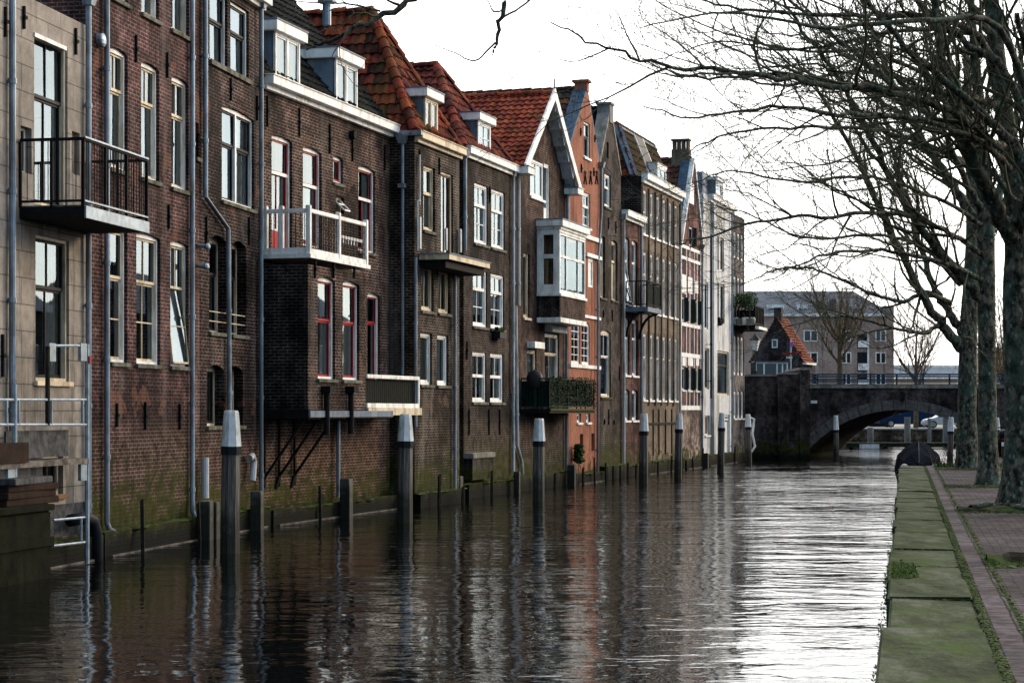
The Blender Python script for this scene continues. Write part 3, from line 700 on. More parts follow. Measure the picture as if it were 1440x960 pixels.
# E: the projecting house with the hipped roof ---------------------------
oE = -D.inward(582, D.w)
E = House('olive brown brick house with a mossy red hipped roof, cream dormer and slab balcony', 583, 646, L2, oE, M['E'], 188, 6.)
ES = dict(fr='cream', rec=.08, fd=.2, fw=.08, sill='sill')
E.win(595.5, 612, 231, 323, t=.42, nL=1, curt=1, **ES)
E.win(620, 637, 240, 358, fr='cream', sa='brown', rec=.06, fd=.14, fw=.07, t=.0, nL=2, curt=1)
E.win(592.5, 610, 372, 436, row='b', nL=2, curt=3, **ES); E.win(616.6, 633, 0, 0, row='b', nL=2, curt=3, **ES)
EW = dict(ES); EW['fr'] = 'white'; EW['fw'] = .09
E.win(591, 608, 467, 540.5, row='c', nL=1, curt=3, **EW); E.win(614.6, 631, 0, 0, row='c', nL=1, curt=3, **EW)
E.front(top=False); E.cornice(584, 184, .22, 'cream', .25, z=E.Z(584, 184), back=0.)
E.box('side_gutter', M['zinc'], -.14, -.005, -1.6, .25, E.top-.06, E.top+.08)
au = E.w/2; vi = E.inward(523, au); az = E.Zin(18, au, vi)
hip_roof(E, E.top+.04, au, vi, az, 'tE', vi+2.6)
dormer(E, 597, 614.5, 136, 188, .18, .24, dict(nL=1, mull=True, curt=4), side='bluegrey', face='cream', depth=2.2)
so = -E.inward(632, E.U(589)); uS = E.U(632, so); zS = E.Z(632, 355, so); uR = E.U(689, so)
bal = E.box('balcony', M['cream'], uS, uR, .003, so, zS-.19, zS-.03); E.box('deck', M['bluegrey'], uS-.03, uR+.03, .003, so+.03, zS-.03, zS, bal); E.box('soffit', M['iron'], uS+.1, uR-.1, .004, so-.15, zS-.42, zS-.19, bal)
for px, o, a, b in ((589, .05, 305, 350), (626, .05, 321, 352), (646, .05, 322, 355)):
    u = E.U(px, o); E.box('privacy_board', M['pvc'], u-.07, u+.07, o, o+.06, E.Z(px, b, o), E.Z(px, a, o), bal)
m = MB(); u = E.U(591, .1); m.tube([(u-.25,-.1,E.Z(586,352,.1)),(u-.25,-.1,E.Z(586,281,.1)),(u,-.1,E.Z(586,281,.1))], .025, 6); m.tube([(u+.05,-.06,E.Z(593,290)),(u+.05,-.06,E.Z(593,220))], .03, 6); E.mb('handrail', m, M['pvc'], bal)
E.pipe(584.5, 362, 600, .05, 'zinc', .1); E.pipe(640, 370, 690, .05, 'zinc', .1)
m = MB(); v = D.U(549); 
E.anchor(589.5, 210, 234); E.anchor(617, 222, 246); E.plinth(z=.62)
m = MB(); zz = E.Z(552, 185); m.tube([(-.06,.35,zz-.1),(-.06,.35,E.Z(552, 525))], .05, 10); m.hexa([(-.16,.25,zz-.1),(-.01,.25,zz-.1),(-.01,.45,zz-.1),(-.16,.45,zz-.1),(-.24,.18,zz+.14),(-.01,.18,zz+.14),(-.01,.52,zz+.14),(-.24,.52,zz+.14)]); m.box(-.2,-.005,.25,.45,E.Z(552,254),E.Z(552,248)); E.mb('drainpipe', m, M['zinc'])
# F ---------------------------------------------------------------------
oF = -E.inward(651.5, E.w)
Fh = House('soot-brown brick house with white two-light sashes and one white dormer in its wine-red roof', 652, 722.5, L2, oF, M['Fh'], 211, 6., top_px=655)
FS = dict(fr='white', rec=.05, fd=.16, fw=.09, sill='sill', nU=2, nL=2)
Fh.win(667, 686, 256, 341, row='a', t=.36, mL=1, curt=2, **FS); Fh.win(691, 709.8, 0, 0, row='a', t=.36, mL=1, curt=2, **FS)
Fh.win(665, 685, 378, 458, row='b', t=.34, mL=1, **FS); Fh.win(690, 709, 0, 0, row='b', t=.34, mL=1, **FS)
Fh.win(664.3, 684, 494, 565, row='c', t=.48, curt=2, **FS); Fh.win(689.3, 708, 0, 0, row='c', t=.48, curt=3, **FS)
Fh.front(top=False); Fh.cornice(655, 206, .24, 'white', .25, z=Fh.Z(655, 206))
au = Fh.w*.5; vi = Fh.inward(614, au); az = Fh.Zin(94, au, vi)
hip_roof(Fh, Fh.top+.02, au, vi, az, 'tF', vi+2.6)
dormer(Fh, 671.5, 689, 169, 213.5, .2, .24, dict(nL=2, mL=1, curt=4), depth=2.2)
Fh.pipe(654, 222, 352, .06, 'zinc', .1, hopper=True); Fh.pipe(722, 245, 665, .055, 'pvc', .1, hopper=True)
for a in ((659, 575, 611), (687, 575, 611), (702, 575, 611), (656, 480, 505), (688, 262, 285)): Fh.anchor(*a)
Fh.plinth(z=.75)
m = MB(); ua = Fh.U(648, .3); ub = Fh.U(694, .3); zw = Fh.Z(648, 646, .3); m.box(0, ub, -.3, -.29+.28, .6, zw); w1 = Fh.mb('buttress_wall', m, M['plinth']); m = MB().box(-.08, ub+.05, -.36, -.004, zw, zw+.18); Fh.mb('coping', m, M['stone'], w1, bevel=.02)
m = MB(); u = Fh.U(705, .2); z = Fh.Z(705, 476, .2); m.box(u-.4, u+.4, -.28, -.05, z, z+.2); pb = Fh.mb('window_box', m, M['dark'])
m = MB(); rr = random.Random(3)
for i in range(60): m.blob((u-.4+.8*rr.random(), -.16+.1*(rr.random()-.5), z+.2+.16*rr.random()), .05,.05,.04, 5, 3, .6, rr)
Fh.mb('trailing_plant', m, M['leaf'], pb)
# G: the gable with white bargeboards -------------------------------------
G = House('chocolate brick gabled house with white bargeboards, orange-red tile roof and a white glazed bay', 723, 799, L2, oF, M['G'], 127, 7.5, top_px=770)
au = G.U(768, .4); zg = (au, G.Z(768, 138, .0), G.Z(737, 236), G.Z(799, 258))
zg = (G.w*.5, G.Z(768, 136), min(zg[2], zg[3]), min(zg[2], zg[3]))
G.win(745.5, 764.5, 222, 275, fr='white', rec=.03, fd=.12, fw=.09, nL=2, curt=4, sill='white')
G.win(764.6, 772.5, 229, 318, fr='white', rec=.03, fd=.12, fw=.06, nL=1, door=.3, t=.04, curt=1)
G.win(736, 745, 355, 446, fr='cream', rec=.08, fd=.2, fw=.07, sill='cream')
G.win(766, 786, 468, 545, fr='white', sa='cream', rec=.06, fd=.15, fw=.09, t=.38, nL=2, nU=2, curt=1); G.win(741, 754.5, 491, 545, fr='cream', rec=.06, fd=.15, fw=.09, nL=1, curt=4)
G.front(gable=zg, z1=zg[1]+.1)
gable_roof(G, zg, 'tG', -.42, 5.6, 'lr', .2, 'tG', tw=.26, tc=.32)
m = MB(); m2 = MB()
for ue, sg in ((-.12, 1), (G.w+.12, -1)):
    a = Vector((ue, -.5, zg[2]-.15)); b = Vector((zg[0], -.5, zg[1]+.12)); d = (b-a).normalized(); nr = Vector((-d.z*sg, 0, d.x*sg))
    m.prism([a-nr*.16, b-nr*.16*0-Vector((0,0,.34)), b+nr*0+Vector((0,0,.10)), a+nr*.14], (0, .07, 0))
    n = 6                                        # stepped white soffit boards under the verge
    for i in range(n):
        p = a.lerp(b, i/n+.02); q = a.lerp(b, (i+1)/n-.0); p.y = q.y = -.42
        off = -nr*.16
        m2.prism([p+off-nr*.20, q+off-nr*.06, q+off, p+off], (0, .418, 0))
G.mb('bargeboard', m, M['white'], recalc=True); G.mb('soffit', m2, M['pvc'], recalc=True)
m = MB(); m.tube([(zg[0],-.47,zg[1]+.1),(zg[0],-.47,zg[1]+.55)], .03, 6); G.mb('finial', m, M['iron'])
zc = zg[2]-.3
for a, b in ((-.12, .75), (G.w-.62, G.w+.25)):
    c = G.box('corbel', M['white'], a, b, .003, .55, zc-.06, zc+.18, bevel=.01); G.box('gutter', M['zinc'], a-.03, b+.03, .003, .58, zc+.18, zc+.22, c)
bo = -G.inward(787, G.U(755)); ul = G.U(787, bo); ur = G.U(823, bo); zt = G.Z(787, 318, bo); zb = G.Z(787, 412, bo); zk = G.Z(787, 446, bo)
bay = G.box('bay_window', M['white'], ul, ur, bo-.1, bo, zt-.3, zt)        # frieze; then posts, rails, panes
m = MB(); m.box(ul, ul+.003, -bo+.1, -.003, zt-.3, zt); m.box(ul, ul+.12, -bo, -bo+.12, zb, zt-.3); m.box(ur-.1, ur, -bo, -bo+.1, zb, zt-.3); m.box(ul, ul+.1, -.12, -.003, zb, zt-.3)
m.box(ul+.12, ur-.1, -bo+.01, -bo+.1, zb, zb+.14); m.box(ul+.004, ul+.1, -bo+.12, -.12, zb, zb+.32); m.box(ur-.1, ur-.004, -bo+.1, -.003, zb, zt-.3)
zm = zb+(zt-.3-zb)*.64; W = ur-ul-.22
for f in (.26, .74): u = ul+.12+W*f; m.box(u-.035, u+.035, -bo+.015, -bo+.09, zb+.14, zt-.3)
m.box(ul+.12, ur-.1, -bo+.012, -bo+.085, zm-.045, zm+.045); m.box(ul+.01, ul+.09, -bo+.12, -.12, zm-.09, zm+.06)
for y0, y1 in ((-bo+.12, -bo+.24), (-.24, -.12)): m.box(ul+.012, ul+.088, y0, y1, zb+.32, zt-.3)
G.mb('frame', m, M['white'], bay)
m = MB(); m.face([(ul+.12,-bo+.05,zb),(ur-.1,-bo+.05,zb),(ur-.1,-bo+.05,zt-.3),(ul+.12,-bo+.05,zt-.3)]); m.face([(ul+.05,-.05,zb),(ul+.05,-bo+.05,zb),(ul+.05,-bo+.05,zt-.3),(ul+.05,-.05,zt-.3)]); G.mb('pane', m, M['bayglass'], bay)
m = MB()
for f0, f1 in ((.42,.54),):
    for i in range(6): u = ul+W*(f0+(f1-f0)*i/6); m.face([(u,-bo+.2+.03*(i%2),zb),(u+W*(f1-f0)/6,-bo+.2+.03*((i+1)%2),zb),(u+W*(f1-f0)/6,-bo+.2+.03*((i+1)%2),zm),(u,-bo+.2+.03*(i%2),zm)])
G.mb('curtain', m, M['fabric'], bay)
m = MB(); m.box(ul-.16, ur+.16, -bo-.16, -.003, zt, zt+.24); m.box(ul-.06, ur+.06, -bo-.06, -.004, zt-.1, zt); m.box(ul-.03, ur+.03, -bo-.03, -bo, zt-.22, zt-.18); G.mb('cornice', m, M['white'], bay, bevel=.012)
G.box('lead_roof', M['bluegrey'], ul-.18, ur+.18, .003, bo+.18, zt+.24, zt+.28, bay)
m = MB(); m.box(ul-.07, ur+.07, -bo-.07, -.003, zb-.1, zb); m.box(ul-.04, ur+.04, -bo-.05, -.003, zk-.18, zk); G.mb('base_moulding', m, M['white'], bay, bevel=.01)
m = MB(); m.face([(ul,-bo,zk),(ur,-bo,zk),(ur,-bo,zb-.1),(ul,-bo,zb-.1)]); m.face([(ur,-bo,zk),(ur,-.003,zk),(ur,-.003,zb-.1),(ur,-bo,zb-.1)]); G.mb('apron', m, M['G'], bay)
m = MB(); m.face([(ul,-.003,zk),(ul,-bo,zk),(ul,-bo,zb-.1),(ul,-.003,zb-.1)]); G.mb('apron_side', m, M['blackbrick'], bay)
G.box('shutter_box', M['pvc'], G.U(766), G.U(787), 0, .3, G.Z(766,466), G.Z(766,456)); G.box('shutter_box', M['white'], G.U(741), G.U(755), 0, .3, G.Z(741,489), G.Z(741,480))
bo = -G.inward(773, G.U(731)); u0 = G.U(773, bo); u1 = G.U(836, bo); zt = G.Z(773, 575, bo); hg = G.Z(773, 532, bo)-zt
bal = G.box('balcony', M['iron'], u0, u1, .003, bo, zt-.14, zt)
railing(G, u0, u1, .05, bo-.03, zt, hg, 'green', 'bars', bal, step=.11, post=.05, wire=True)
m = MB(); m.box(u0+.04, u0+.06, -bo+.06, -.06, zt+.12, zt+hg-.1); m.box(u0+.06, u1-.06, -bo+.07, -bo+.09, zt+.12, zt+hg-.1); G.mb('screen', m, M['balcmesh'], bal)
m = MB(); rr = random.Random(5)
for i in range(900):
    u = u0+(u1-u0)*rr.random(); z = zt+.1+hg*rr.random()**.8; c = Vector((u, -bo-.02-.06*rr.random(), z)); a = Vector((rr.random()-.5, rr.random()-.5, rr.random()-.5)).normalized()*.045; b = a.orthogonal().normalized()*.03
    m.face([c-a, c+b, c+a, c-b])
G.mb('climbing_plant', m, M['ivy'], bal)
m = MB(); m.box(u0-.02, u1+.02, -bo-.05, -bo, zt-.06, zt+.02); G.mb('mossy_edge', m, M['moss'], bal)
G.pipe(729.5, 246, 430, .06, 'pvc', .1); G.pipe(0, 0, 0, .055, 'pvc', .1, pts=[(725.5,430),(728,628),(734,650),(736,690)]); G.pipe(798.5, 268, 330, .06, 'zinc', .1, hopper=True)
m = MB(); u = G.U(797, .1); m.tube([(u,-.1,G.Z(797,452)),(u,-.1,.3)], .06, 8); G.mb('drainpipe', m, M['zinc']); G.plinth(z=.75)
# H: painted red gable -----------------------------------------------------
H = House('narrow brick house painted terracotta red with a pointed gable and iron cross wall ties', 799.5, 843, L2, oF, M['H'], 126, 8., top_px=826)
ga = (H.U(826), H.Z(826, 126), H.Z(800, 213), H.Z(842, 228)); em = min(ga[2], ga[3]); ga = (ga[0], ga[1], ga[2], ga[3])
HS = dict(fr='white', rec=.05, fd=.12, fw=.07, curt=1)
H.win(821, 829.5, 170, 220, t=.42, nL=2, sill='white', sa='dark', **HS); H.win(819.2, 830, 269, 318, t=.4, nU=2, nL=2, mL=1, sill='white', **HS)
H.win(803.5, 815.5, 449, 511, nL=2, mL=4, row='g', arch=.1, fr='white', rec=.04, fd=.1, fw=.06); H.win(818, 829, 0, 0, nL=2, mL=4, row='g', arch=.1, fr='white', rec=.04, fd=.1, fw=.06)
H.win(811.5, 817.5, 581, 594, row='k', fr='white', rec=.08, fd=.1, fw=.05, sill='white'); H.win(824.5, 830, 0, 0, row='k', fr='white', rec=.08, fd=.1, fw=.05, sill='white')
H.win(815.5, 820, 610, 635, row='s', fr='brown', rec=.12, fd=.1, fw=.1, nL=1); H.win(831.5, 836, 0, 0, row='s', fr='brown', rec=.12, fd=.1, fw=.1)
H.win(827, 834.5, 362, 403, fr='white', rec=.02, fd=.08, fw=.1, door=.95, t=.02)
H.front(gable=ga, z1=ga[1]+.1)
gable_roof(H, ga, 'tH', .3, 6.2, 'lr', .1, 'tK', tw=.34, tc=.4)
gable_coping(H, ga, 'leadflash', .55, .10, out=-.003)
m = MB(); m.box(ga[0]-.16, ga[0]+.16, -.03, .5, ga[1]-.1, ga[1]+.28); m.box(ga[0]-.24, ga[0]+.24, -.1, .58, ga[1]+.28, ga[1]+.38); H.mb('gable_top', m, M['H'])
for px in (811, 821.8, 829.5, 838): H.anchor(px, 241, 259, cross=True)
for px, a, b in ((817, 231, 243), (834.5, 236, 248), (816, 180, 191), (836, 190, 200)): H.anchor(px, a, b)
H.box('white_band', M['white'], H.U(800), H.w, .0, .1, H.Z(800,328), H.Z(800,322)); H.box('white_band', M['white'], H.U(822), H.w-.02, .0, .12, H.Z(822,360), H.Z(822,355)); H.box('white_band', M['white'], H.U(800), H.w-.03, .0, .08, H.Z(800,516), H.Z(800,511))
H.box('white_band', M['white'], H.U(818), H.w-.03, .0, .08, H.Z(818,446), H.Z(818,442))
H.pipe(0, 0, 0, .055, 'zinc', .1, pts=[(846,236),(845.5,300),(841,370),(840.5,675)], hopper=True)
m = MB(); rr = random.Random(9); u = H.U(804); z = H.Z(804, 640)
for i in range(120): m.blob((u+.45*(rr.random()-.3), -.1-.3*rr.random(), z+.7*(rr.random()-.4)), .09,.09,.06, 5, 3, .7, rr)
H.mb('wall_fern', m, M['leaf']); H.plinth(z=.75)
# I: black-brown gable --------------------------------------------------------
I = House('dark brown brick house with a steep stone-edged gable and tall shuttered windows', 843.5, 873, L2, oF, M['I'], 150, 7., top_px=856)
ga = (I.w*.5, I.Z(857, 152), I.Z(844, 232), I.Z(844, 232))
I.win(850, 859, 243, 290, fr='white', rec=.07, fd=.14, fw=.1, t=.4, curt=2, sill='sill'); I.win(843.9, 851, 331, 418, row='b', fr='cream', rec=.1, fd=.2, fw=.08, door=.9, t=.35, sill='sill'); I.win(860, 868.5, 0, 0, row='b', fr='cream', rec=.1, fd=.2, fw=.08, arch=.08, t=.35, door=.95, sill='sill')
I.win(844.8, 859, 463, 558, fr='cream', sa='white', rec=.07, fd=.16, fw=.08, arch=.12, t=.4, nU=2, nL=1, curt=5, sill='moss'); I.win(853, 856, 199, 222, fr='dark', rec=.2, fd=.1, fw=.03)
I.front(gable=ga, z1=ga[1]+.1); gable_roof(I, ga, 'tD', .4, 5.5, 'lr', .05, 'tD')
gable_coping(I, ga, 'stone', .5, .12, out=.02)
m = MB(); m.box(ga[0]-.3, ga[0]+.3, -.05, .5, ga[1]-.6, ga[1]+.15); m.box(ga[0]-.36, ga[0]+.36, -.1, .56, ga[1]+.15, ga[1]+.24); I.mb('gable_top', m, M['stone'])
for a in ((855, 306, 322), (865.5, 311, 328), (848, 436, 446), (860.5, 436, 452), (849.5, 589, 597), (855.5, 575, 597), (863, 590, 597), (870.5, 515, 535)): I.anchor(*a)
I.plinth(z=.8, prot=.3)
# J: low wine-red house ------------------------------------------------------------
J = House('small wine-red brick house squeezed between taller ones, with a black iron balcony', 874, 901, L2, oF, M['J'], 302, 6., top_px=884)
JS = dict(fr='white', rec=.1, fd=.16, fw=.07, sill='white', arch=.08)
J.win(878, 885.5, 333, 426, row='a', t=.35, curt=3, tilt=.25, **JS); J.win(888.6, 896.5, 0, 0, row='a', t=.35, curt=3, **JS)
J.win(878, 885.5, 446, 527, row='b', t=.35, curt=3, **JS); J.win(888.8, 897, 0, 0, row='b', t=.35, curt=3, **JS)
J.win(878, 885.5, 547, 591, row='c', curt=3, **JS); J.win(888.8, 897, 0, 0, row='c', curt=3, **JS)
J.front(); J.cornice(884, 298, .26, 'white', .3, z=J.Z(884, 299)); J.pipe(877.5, 308, 655, .055, 'pvc', .12, hopper=True)
bo = -J.inward(911, J.U(879)); u0 = J.U(911, bo); u1 = u0+(J.w-J.U(879))*.9; zt = J.Z(911, 431, bo); hg = J.Z(911, 395, bo)-zt
bal = J.box('balcony', M['bluegrey'], u0, u1, .003, bo, zt-.2, zt)
railing(J, u0, u1, .05, bo-.03, zt, hg, 'iron', 'bars', bal, step=.13, post=.05, r=.016)
J.box('screen', M['green'], u0+.06, u1-.06, bo-.08, bo-.06, zt+.05, zt+hg-.1, bal)
m = MB()
for u in (u0+.1, u1-.1):
    m = MB(); prev = None
    for k in range(7): a = PI/2*k/6; q = (u, -.05-(bo-.2)*(1-math.cos(a)), zt-.2-1.1*(1-math.sin(a))); m.bar(prev, q, .1) if prev else None; prev = q
    J.mb('bracket', m, M['iron'], bal)
J.plinth(z=.8)
# K: sand brick with six columns of windows --------------------------------------------
K = House('sand-coloured brick building with six columns of narrow windows and a mossy mansard roof', 902, 956, L2, oF, M['K'], 248, 6., top_px=903)
cl = [902.6, 912.2, 921.4, 929.9, 938.8, 947]; cw = [6.6, 6.4, 6.2, 6., 5.8, 5.6]
KS = dict(fr='white', sa='white', rec=.04, fd=.12, fw=.07)
for i, (a, w_) in enumerate(zip(cl, cw)):
    K.win(a, a+w_, 266, 328, row='a', t=.5, sill='white', curt=4 if i < 2 else 3, **KS)
    K.win(a, a+w_, 353.5, 437, row='b', t=.38, sill='white', curt=4 if i in (0,1,4) else 3, **KS)
    K.win(a, a+w_, 469, 562, row='c', t=.36, sill='white', curt=1 if i < 2 else 0, **KS)
K.front(top=False); K.cornice(903, 242, .3, 'white', .3, z=K.Z(903, 243))
z1 = K.rows['a'][1]; z0 = K.rows['c'][0]; m = MB()
for i in range(7):
    if i < 6: u = K.U(cl[i])-.13
    else: u = K.w-.1
    m.box(u-.06, u+.06, -.09, -.002, z0-.25, z1+.15)
K.mb('pier', m, M['K'])
for i in range(5):
    for r0, r1 in (('a', 'b'), ('b', 'c')):
        K.box('spandrel_panel', M['K'], K.U(cl[i])+.0, K.U(cl[i+1])-.22, .002, .02, K.rows[r1][1]+.12, K.rows[r0][0]-.16)
m = MB()
for px in (918, 926, 935.5, 944): u = K.U(px); m.box(u-.035, u+.035, -.05, -.002, .8, K.Z(px, 575))
m.box(K.U(911), K.w, -.05, -.002, K.Z(920, 597), K.Z(920, 594)); K.mb('wall_tie', m, M['iron'])
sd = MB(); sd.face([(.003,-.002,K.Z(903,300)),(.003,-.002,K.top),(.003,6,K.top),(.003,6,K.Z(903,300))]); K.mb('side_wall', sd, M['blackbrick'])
i0 = .35; ut = .6; v = K.inward(868, ut); zt = K.Zin(178, ut, v); ez = K.top
e = Vector((0, v-i0, zt-ez)); K.roof_plane((-.1, i0, ez), (1,0,0), e, K.w+.1, e.length, 'tK', clips=[((0,i0,0), Vector((-(v-i0), ut, 0)).normalized())], tw=.26, tc=.4)
e2 = Vector((ut, 0, zt-ez)); K.roof_plane((0, i0, ez), (0,1,0), e2, 4.5, e2.length, 'tF', clips=[((0,i0,0), Vector((v-i0, -ut, 0)).normalized())])
m = MB(); m.bar((0, i0, ez+.06), (ut, v, zt+.06), .5, .05); K.mb('lead_hip', m, M['leadflash']); m = MB(); m.box(ut, K.w, v-.1, v+3.5, zt-.02, zt+.06); K.mb('flat_roof', m, M['bluegrey'])
def up(u, f, dz=.05): return (u, i0+(v-i0)*f-.06, ez+(zt-ez)*f+dz)
m = MB(); a = K.w*.42; b = K.w*.62; m.prism([up(a,.05), up(b,.05), up(b,.98), up(a,.98)], (0,-.05,.04)); K.mb('skylight', m, M['dark'])
m = MB(); m.bar(up(b+.03,.02,.1), up(b+.03,.98,.1), .1, .1); m.bar(up(a-.03,.02,.1), up(a-.03,.98,.1), .07, .08); K.mb('skylight_frame', m, M['white'])
dormer(K, 924, 936, 232, 262, .15, .1, dict(nL=2, mull=False, curt=4), depth=1.6, side='white', over=.05)
K.pipe(902.2, 318, 672, .055, 'zinc', .12); K.plinth(z=.8)
# L: half-timbered gable --------------------------------------------------------------
L = House('narrow half-timbered house with red brick infill, white timbers and dark green shutters', 957, 988, L2, oF, M['L'], 222, 7., top_px=974)
ga = (L.w*.55, L.Z(974, 224), L.Z(957, 345), L.Z(957, 345))
LS = dict(fr='white', sa='dark', rec=.05, fd=.12, fw=.08)
for k, (a, b) in enumerate(((958.6, 963.4), (966.5, 972.5), (977.5, 982))):
    L.win(a, b, 417, 451, row='a', shutters='green', **LS); L.win(a, b, 516, 548, row='b', shutters='green', sill='white', **LS)
L.win(969, 974.5, 318, 345, row='t', shutters='green', **LS)
zl = L.Z(957, 574)
L.front(gable=ga, z1=ga[1]+.1)
L.box('base_wall', M['L2'], 0, L.w, .003, .03, -1.2, zl)
gable_roof(L, ga, 'tL', .1, 6., 'lr', .1, 'tL')
gable_coping(L, ga, 'white', .3, .12, name='bargeboard', out=.1); gable_coping(L, ga, 'leadflash', .55, .2, name='verge_slates', out=-.12)
m = MB()
for py, h_ in ((345, .16), (361, .16), (455, .18), (498, .2), (573, .22)): z = L.Z(957, py); m.box(0, L.w, -.045, -.002, z-h_/2, z+h_/2)
for px in (957.6, 964.6, 969.3, 975.5, 979.6, 984.6, 987.6): u = L.U(px); m.box(u-.045, u+.045, -.035, -.002, zl, L.Z(957, 345))
for px0, px1, py0, py1 in ((958.5,964,385,412),(967,973,389,412),(977,981,395,412),(959,963.5,500,514),(967,974,500,514),(978,982.5,502,514),(968.5,975,345-90,345-60)): m.box(L.U(px0), L.U(px1), -.028, -.002, L.Z(px0,py1), L.Z(px0,py0))
L.mb('timber_frame', m, M['white']); L.pipe(956.6, 345, 620, .055, 'pvc', .12); L.pipe(987.6, 350, 665, .055, 'zinc', .12, hopper=True)
v0 = -.85; m = MB(); m.box(ga[0]-.3, ga[0]+.3, v0+1, v0+1.9, ga[1]-.7, ga[1]+.5)
for k in range(4): m.box(ga[0]-.26, ga[0]+.26, v0+1.03+k*.235, v0+1.15+k*.235, ga[1]+.5, ga[1]+.95)
m.box(ga[0]-.33, ga[0]+.33, v0+.98, v0+1.92, ga[1]+.95, ga[1]+1.03); L.mb('chimney', m, M['K']); L.plinth(z=.8)
# M: white house -----------------------------------------------------------------------
W = House('white-plastered house with one tall dark-framed window and a zinc-clad attic', 989, 1030, L2, oF, M['Mw'], 276, 6., top_px=998)
MS = dict(fr='cream', sa='dark', rec=.08, fd=.16, fw=.1)
W.win(1006.5, 1025, 492, 555, t=.33, nL=1, curt=4, **MS); W.win(1006, 1011, 330, 378, row='a', **MS); W.win(1013, 1018, 0, 0, row='a', **MS)
W.win(1005.5, 1011, 396, 452, row='b', **MS); W.win(1013, 1019, 0, 0, row='b', **MS); W.win(990.8, 996, 396, 462, fr='white', sa='dark', rec=.08, fd=.16, fw=.08)
W.win(991, 997.5, 489, 547, fr='cream', sa='brown', rec=.1, fd=.16, fw=.08); W.win(991, 998, 584, 612, fr='white', sa='brown', rec=.1, fd=.16, fw=.08, door=.98, t=.01, sill='white'); W.win(1011, 1026, 583, 640, fr='white', sa='white', rec=.06, fd=.12, fw=.08, door=.93, t=.12)
W.front(); W.cornice(998, 273, .25, 'white', .3, z=W.Z(998, 274), u0=W.U(996))
W.box('pilaster', M['Mw'], W.U(999.5), W.U(1004), .0, .18, -1, W.top-.3); W.pipe(1000, 330, 560, .055, 'dark', .3); W.pipe(1029.6, 290, 640, .055, 'zinc', .12)
m = MB(); ua = W.U(1001); m.box(ua, W.w-.1, .5, 5, W.top, W.Zin(241, ua, .5)); at = W.mb('attic', m, M['bluegrey'])
dormer(W, 1006, 1014.5, 253, 272, .12, .12, dict(nL=1, curt=0), depth=1.2)
m = MB(); u = W.U(1013, .15); z = W.Z(1013, 456, .15)
for i in range(60): m.blob((u+1.1*(R.random()-.5), -.1-.12*R.random(), z+.3*R.random()), .09,.08,.08, 5, 3, .6)
W.mb('flower_box', m, M['iron']); W.plinth(z=.7)
# N: last house ---------------------------------------------------------------------------
N = House('grey brick house at the far end of the row, its black balcony holding shrubs', 1030.5, 1047, L2, oF, M['N'], 300, 8., top_px=1031)
NS = dict(fr='white', rec=.06, fd=.14, fw=.12, nL=1, curt=4)
for a in (1032, 1037.2, 1042.2):
    N.win(a, a+3.6, 325, 362, row='a', **NS); N.win(a, a+3.6, 388, 428, row='b', **NS); N.win(a, a+3.6, 471, 527, row='c', arch=.08, **NS); N.win(a, a+3.6, 549, 588, row='d', arch=.08, sill='white', **NS)
N.front()
bo = -N.inward(1062, N.U(1033)); u0 = N.U(1062, bo); u1 = u0+3.; zt = N.Z(1062, 457, bo); hg = N.Z(1062, 430, bo)-zt
bal = N.box('balcony', M['iron'], u0, u1, .003, bo, zt-.25, zt); N.box('white_edge', M['white'], u0, u1, bo, bo+.2, zt-.22, zt-.06, bal)
railing(N, u0, u1, .05, bo-.03, zt, hg, 'iron', 'bars', bal, step=.16, post=.07, r=.03); N.box('screen', M['dark'], u0+.08, u0+.1, .1, bo-.1, zt+.05, zt+hg*.8, bal); N.plinth(z=.7)
HOUSES = [A,B,C,D,E,Fh,G,H,I,J,K,L,W,N]
# ------------------------------------------------------------------ water, quay, pavement
def struct(name, mb, mat, **k): return tag(mb.build(name, mat, **k), kind='structure')
def water_mat():
    m, nt, b = new_mat('canal_water'); t = objco(nt)
    b.inputs['Base Color'].default_value = (.0016,.0022,.0020,1); b.inputs['Roughness'].default_value = .03; b.inputs['IOR'].default_value = 1.33
    b.inputs['Specular IOR Level'].default_value = .6
    mp = nd(nt, 'ShaderNodeMapping'); mp.inputs['Rotation'].default_value = (0,0,math.radians(12)); mp.inputs['Scale'].default_value = (.58,1.05,1); lk(nt, t.outputs['Object'], mp.inputs[0])
    a = noise(nt, mp.outputs[0], .8, 2, .5, .5, 1); c = noise(nt, mp.outputs[0], 2.2, 3, .5, .7, 1); d = noise(nt, mp.outputs[0], 7., 3, .5, .3, 1)
    big = noise(nt, t.outputs['Object'], .11, 3, .6)       # calmer and rougher patches
    sp = nd(nt, 'ShaderNodeSeparateXYZ'); lk(nt, t.outputs['Object'], sp.inputs[0])
    wind = maprange(nt, math_n(nt, 'ADD', sp.outputs[1], math_n(nt, 'MULTIPLY', sp.outputs[0], 1.5)), 25., 110., .58, 1.8)   # rougher where the canal lies open to the wind
    amp = math_n(nt, 'MULTIPLY', ramp(nt, big, [(.32, .5), (.68, 1.2)]), wind)
    h = math_n(nt, 'ADD', math_n(nt, 'MULTIPLY', a, .75), math_n(nt, 'ADD', math_n(nt, 'MULTIPLY', c, .42), math_n(nt, 'MULTIPLY', d, .05)))
    bp = nd(nt, 'ShaderNodeBump'); bp.inputs['Strength'].default_value = 1.; bp.inputs['Distance'].default_value = .075
    lk(nt, math_n(nt, 'MULTIPLY', h, amp), bp.inputs['Height']); lk(nt, bp.outputs[0], b.inputs['Normal'])
    return m
struct('water', MB().face([(-120,-40,0),(200,-40,0),(200,165.2,0),(-120,165.2,0)]), water_mat())
M['soilbed'] = plain('canal_bed', (.03,.028,.02), .9, .3, 1.)
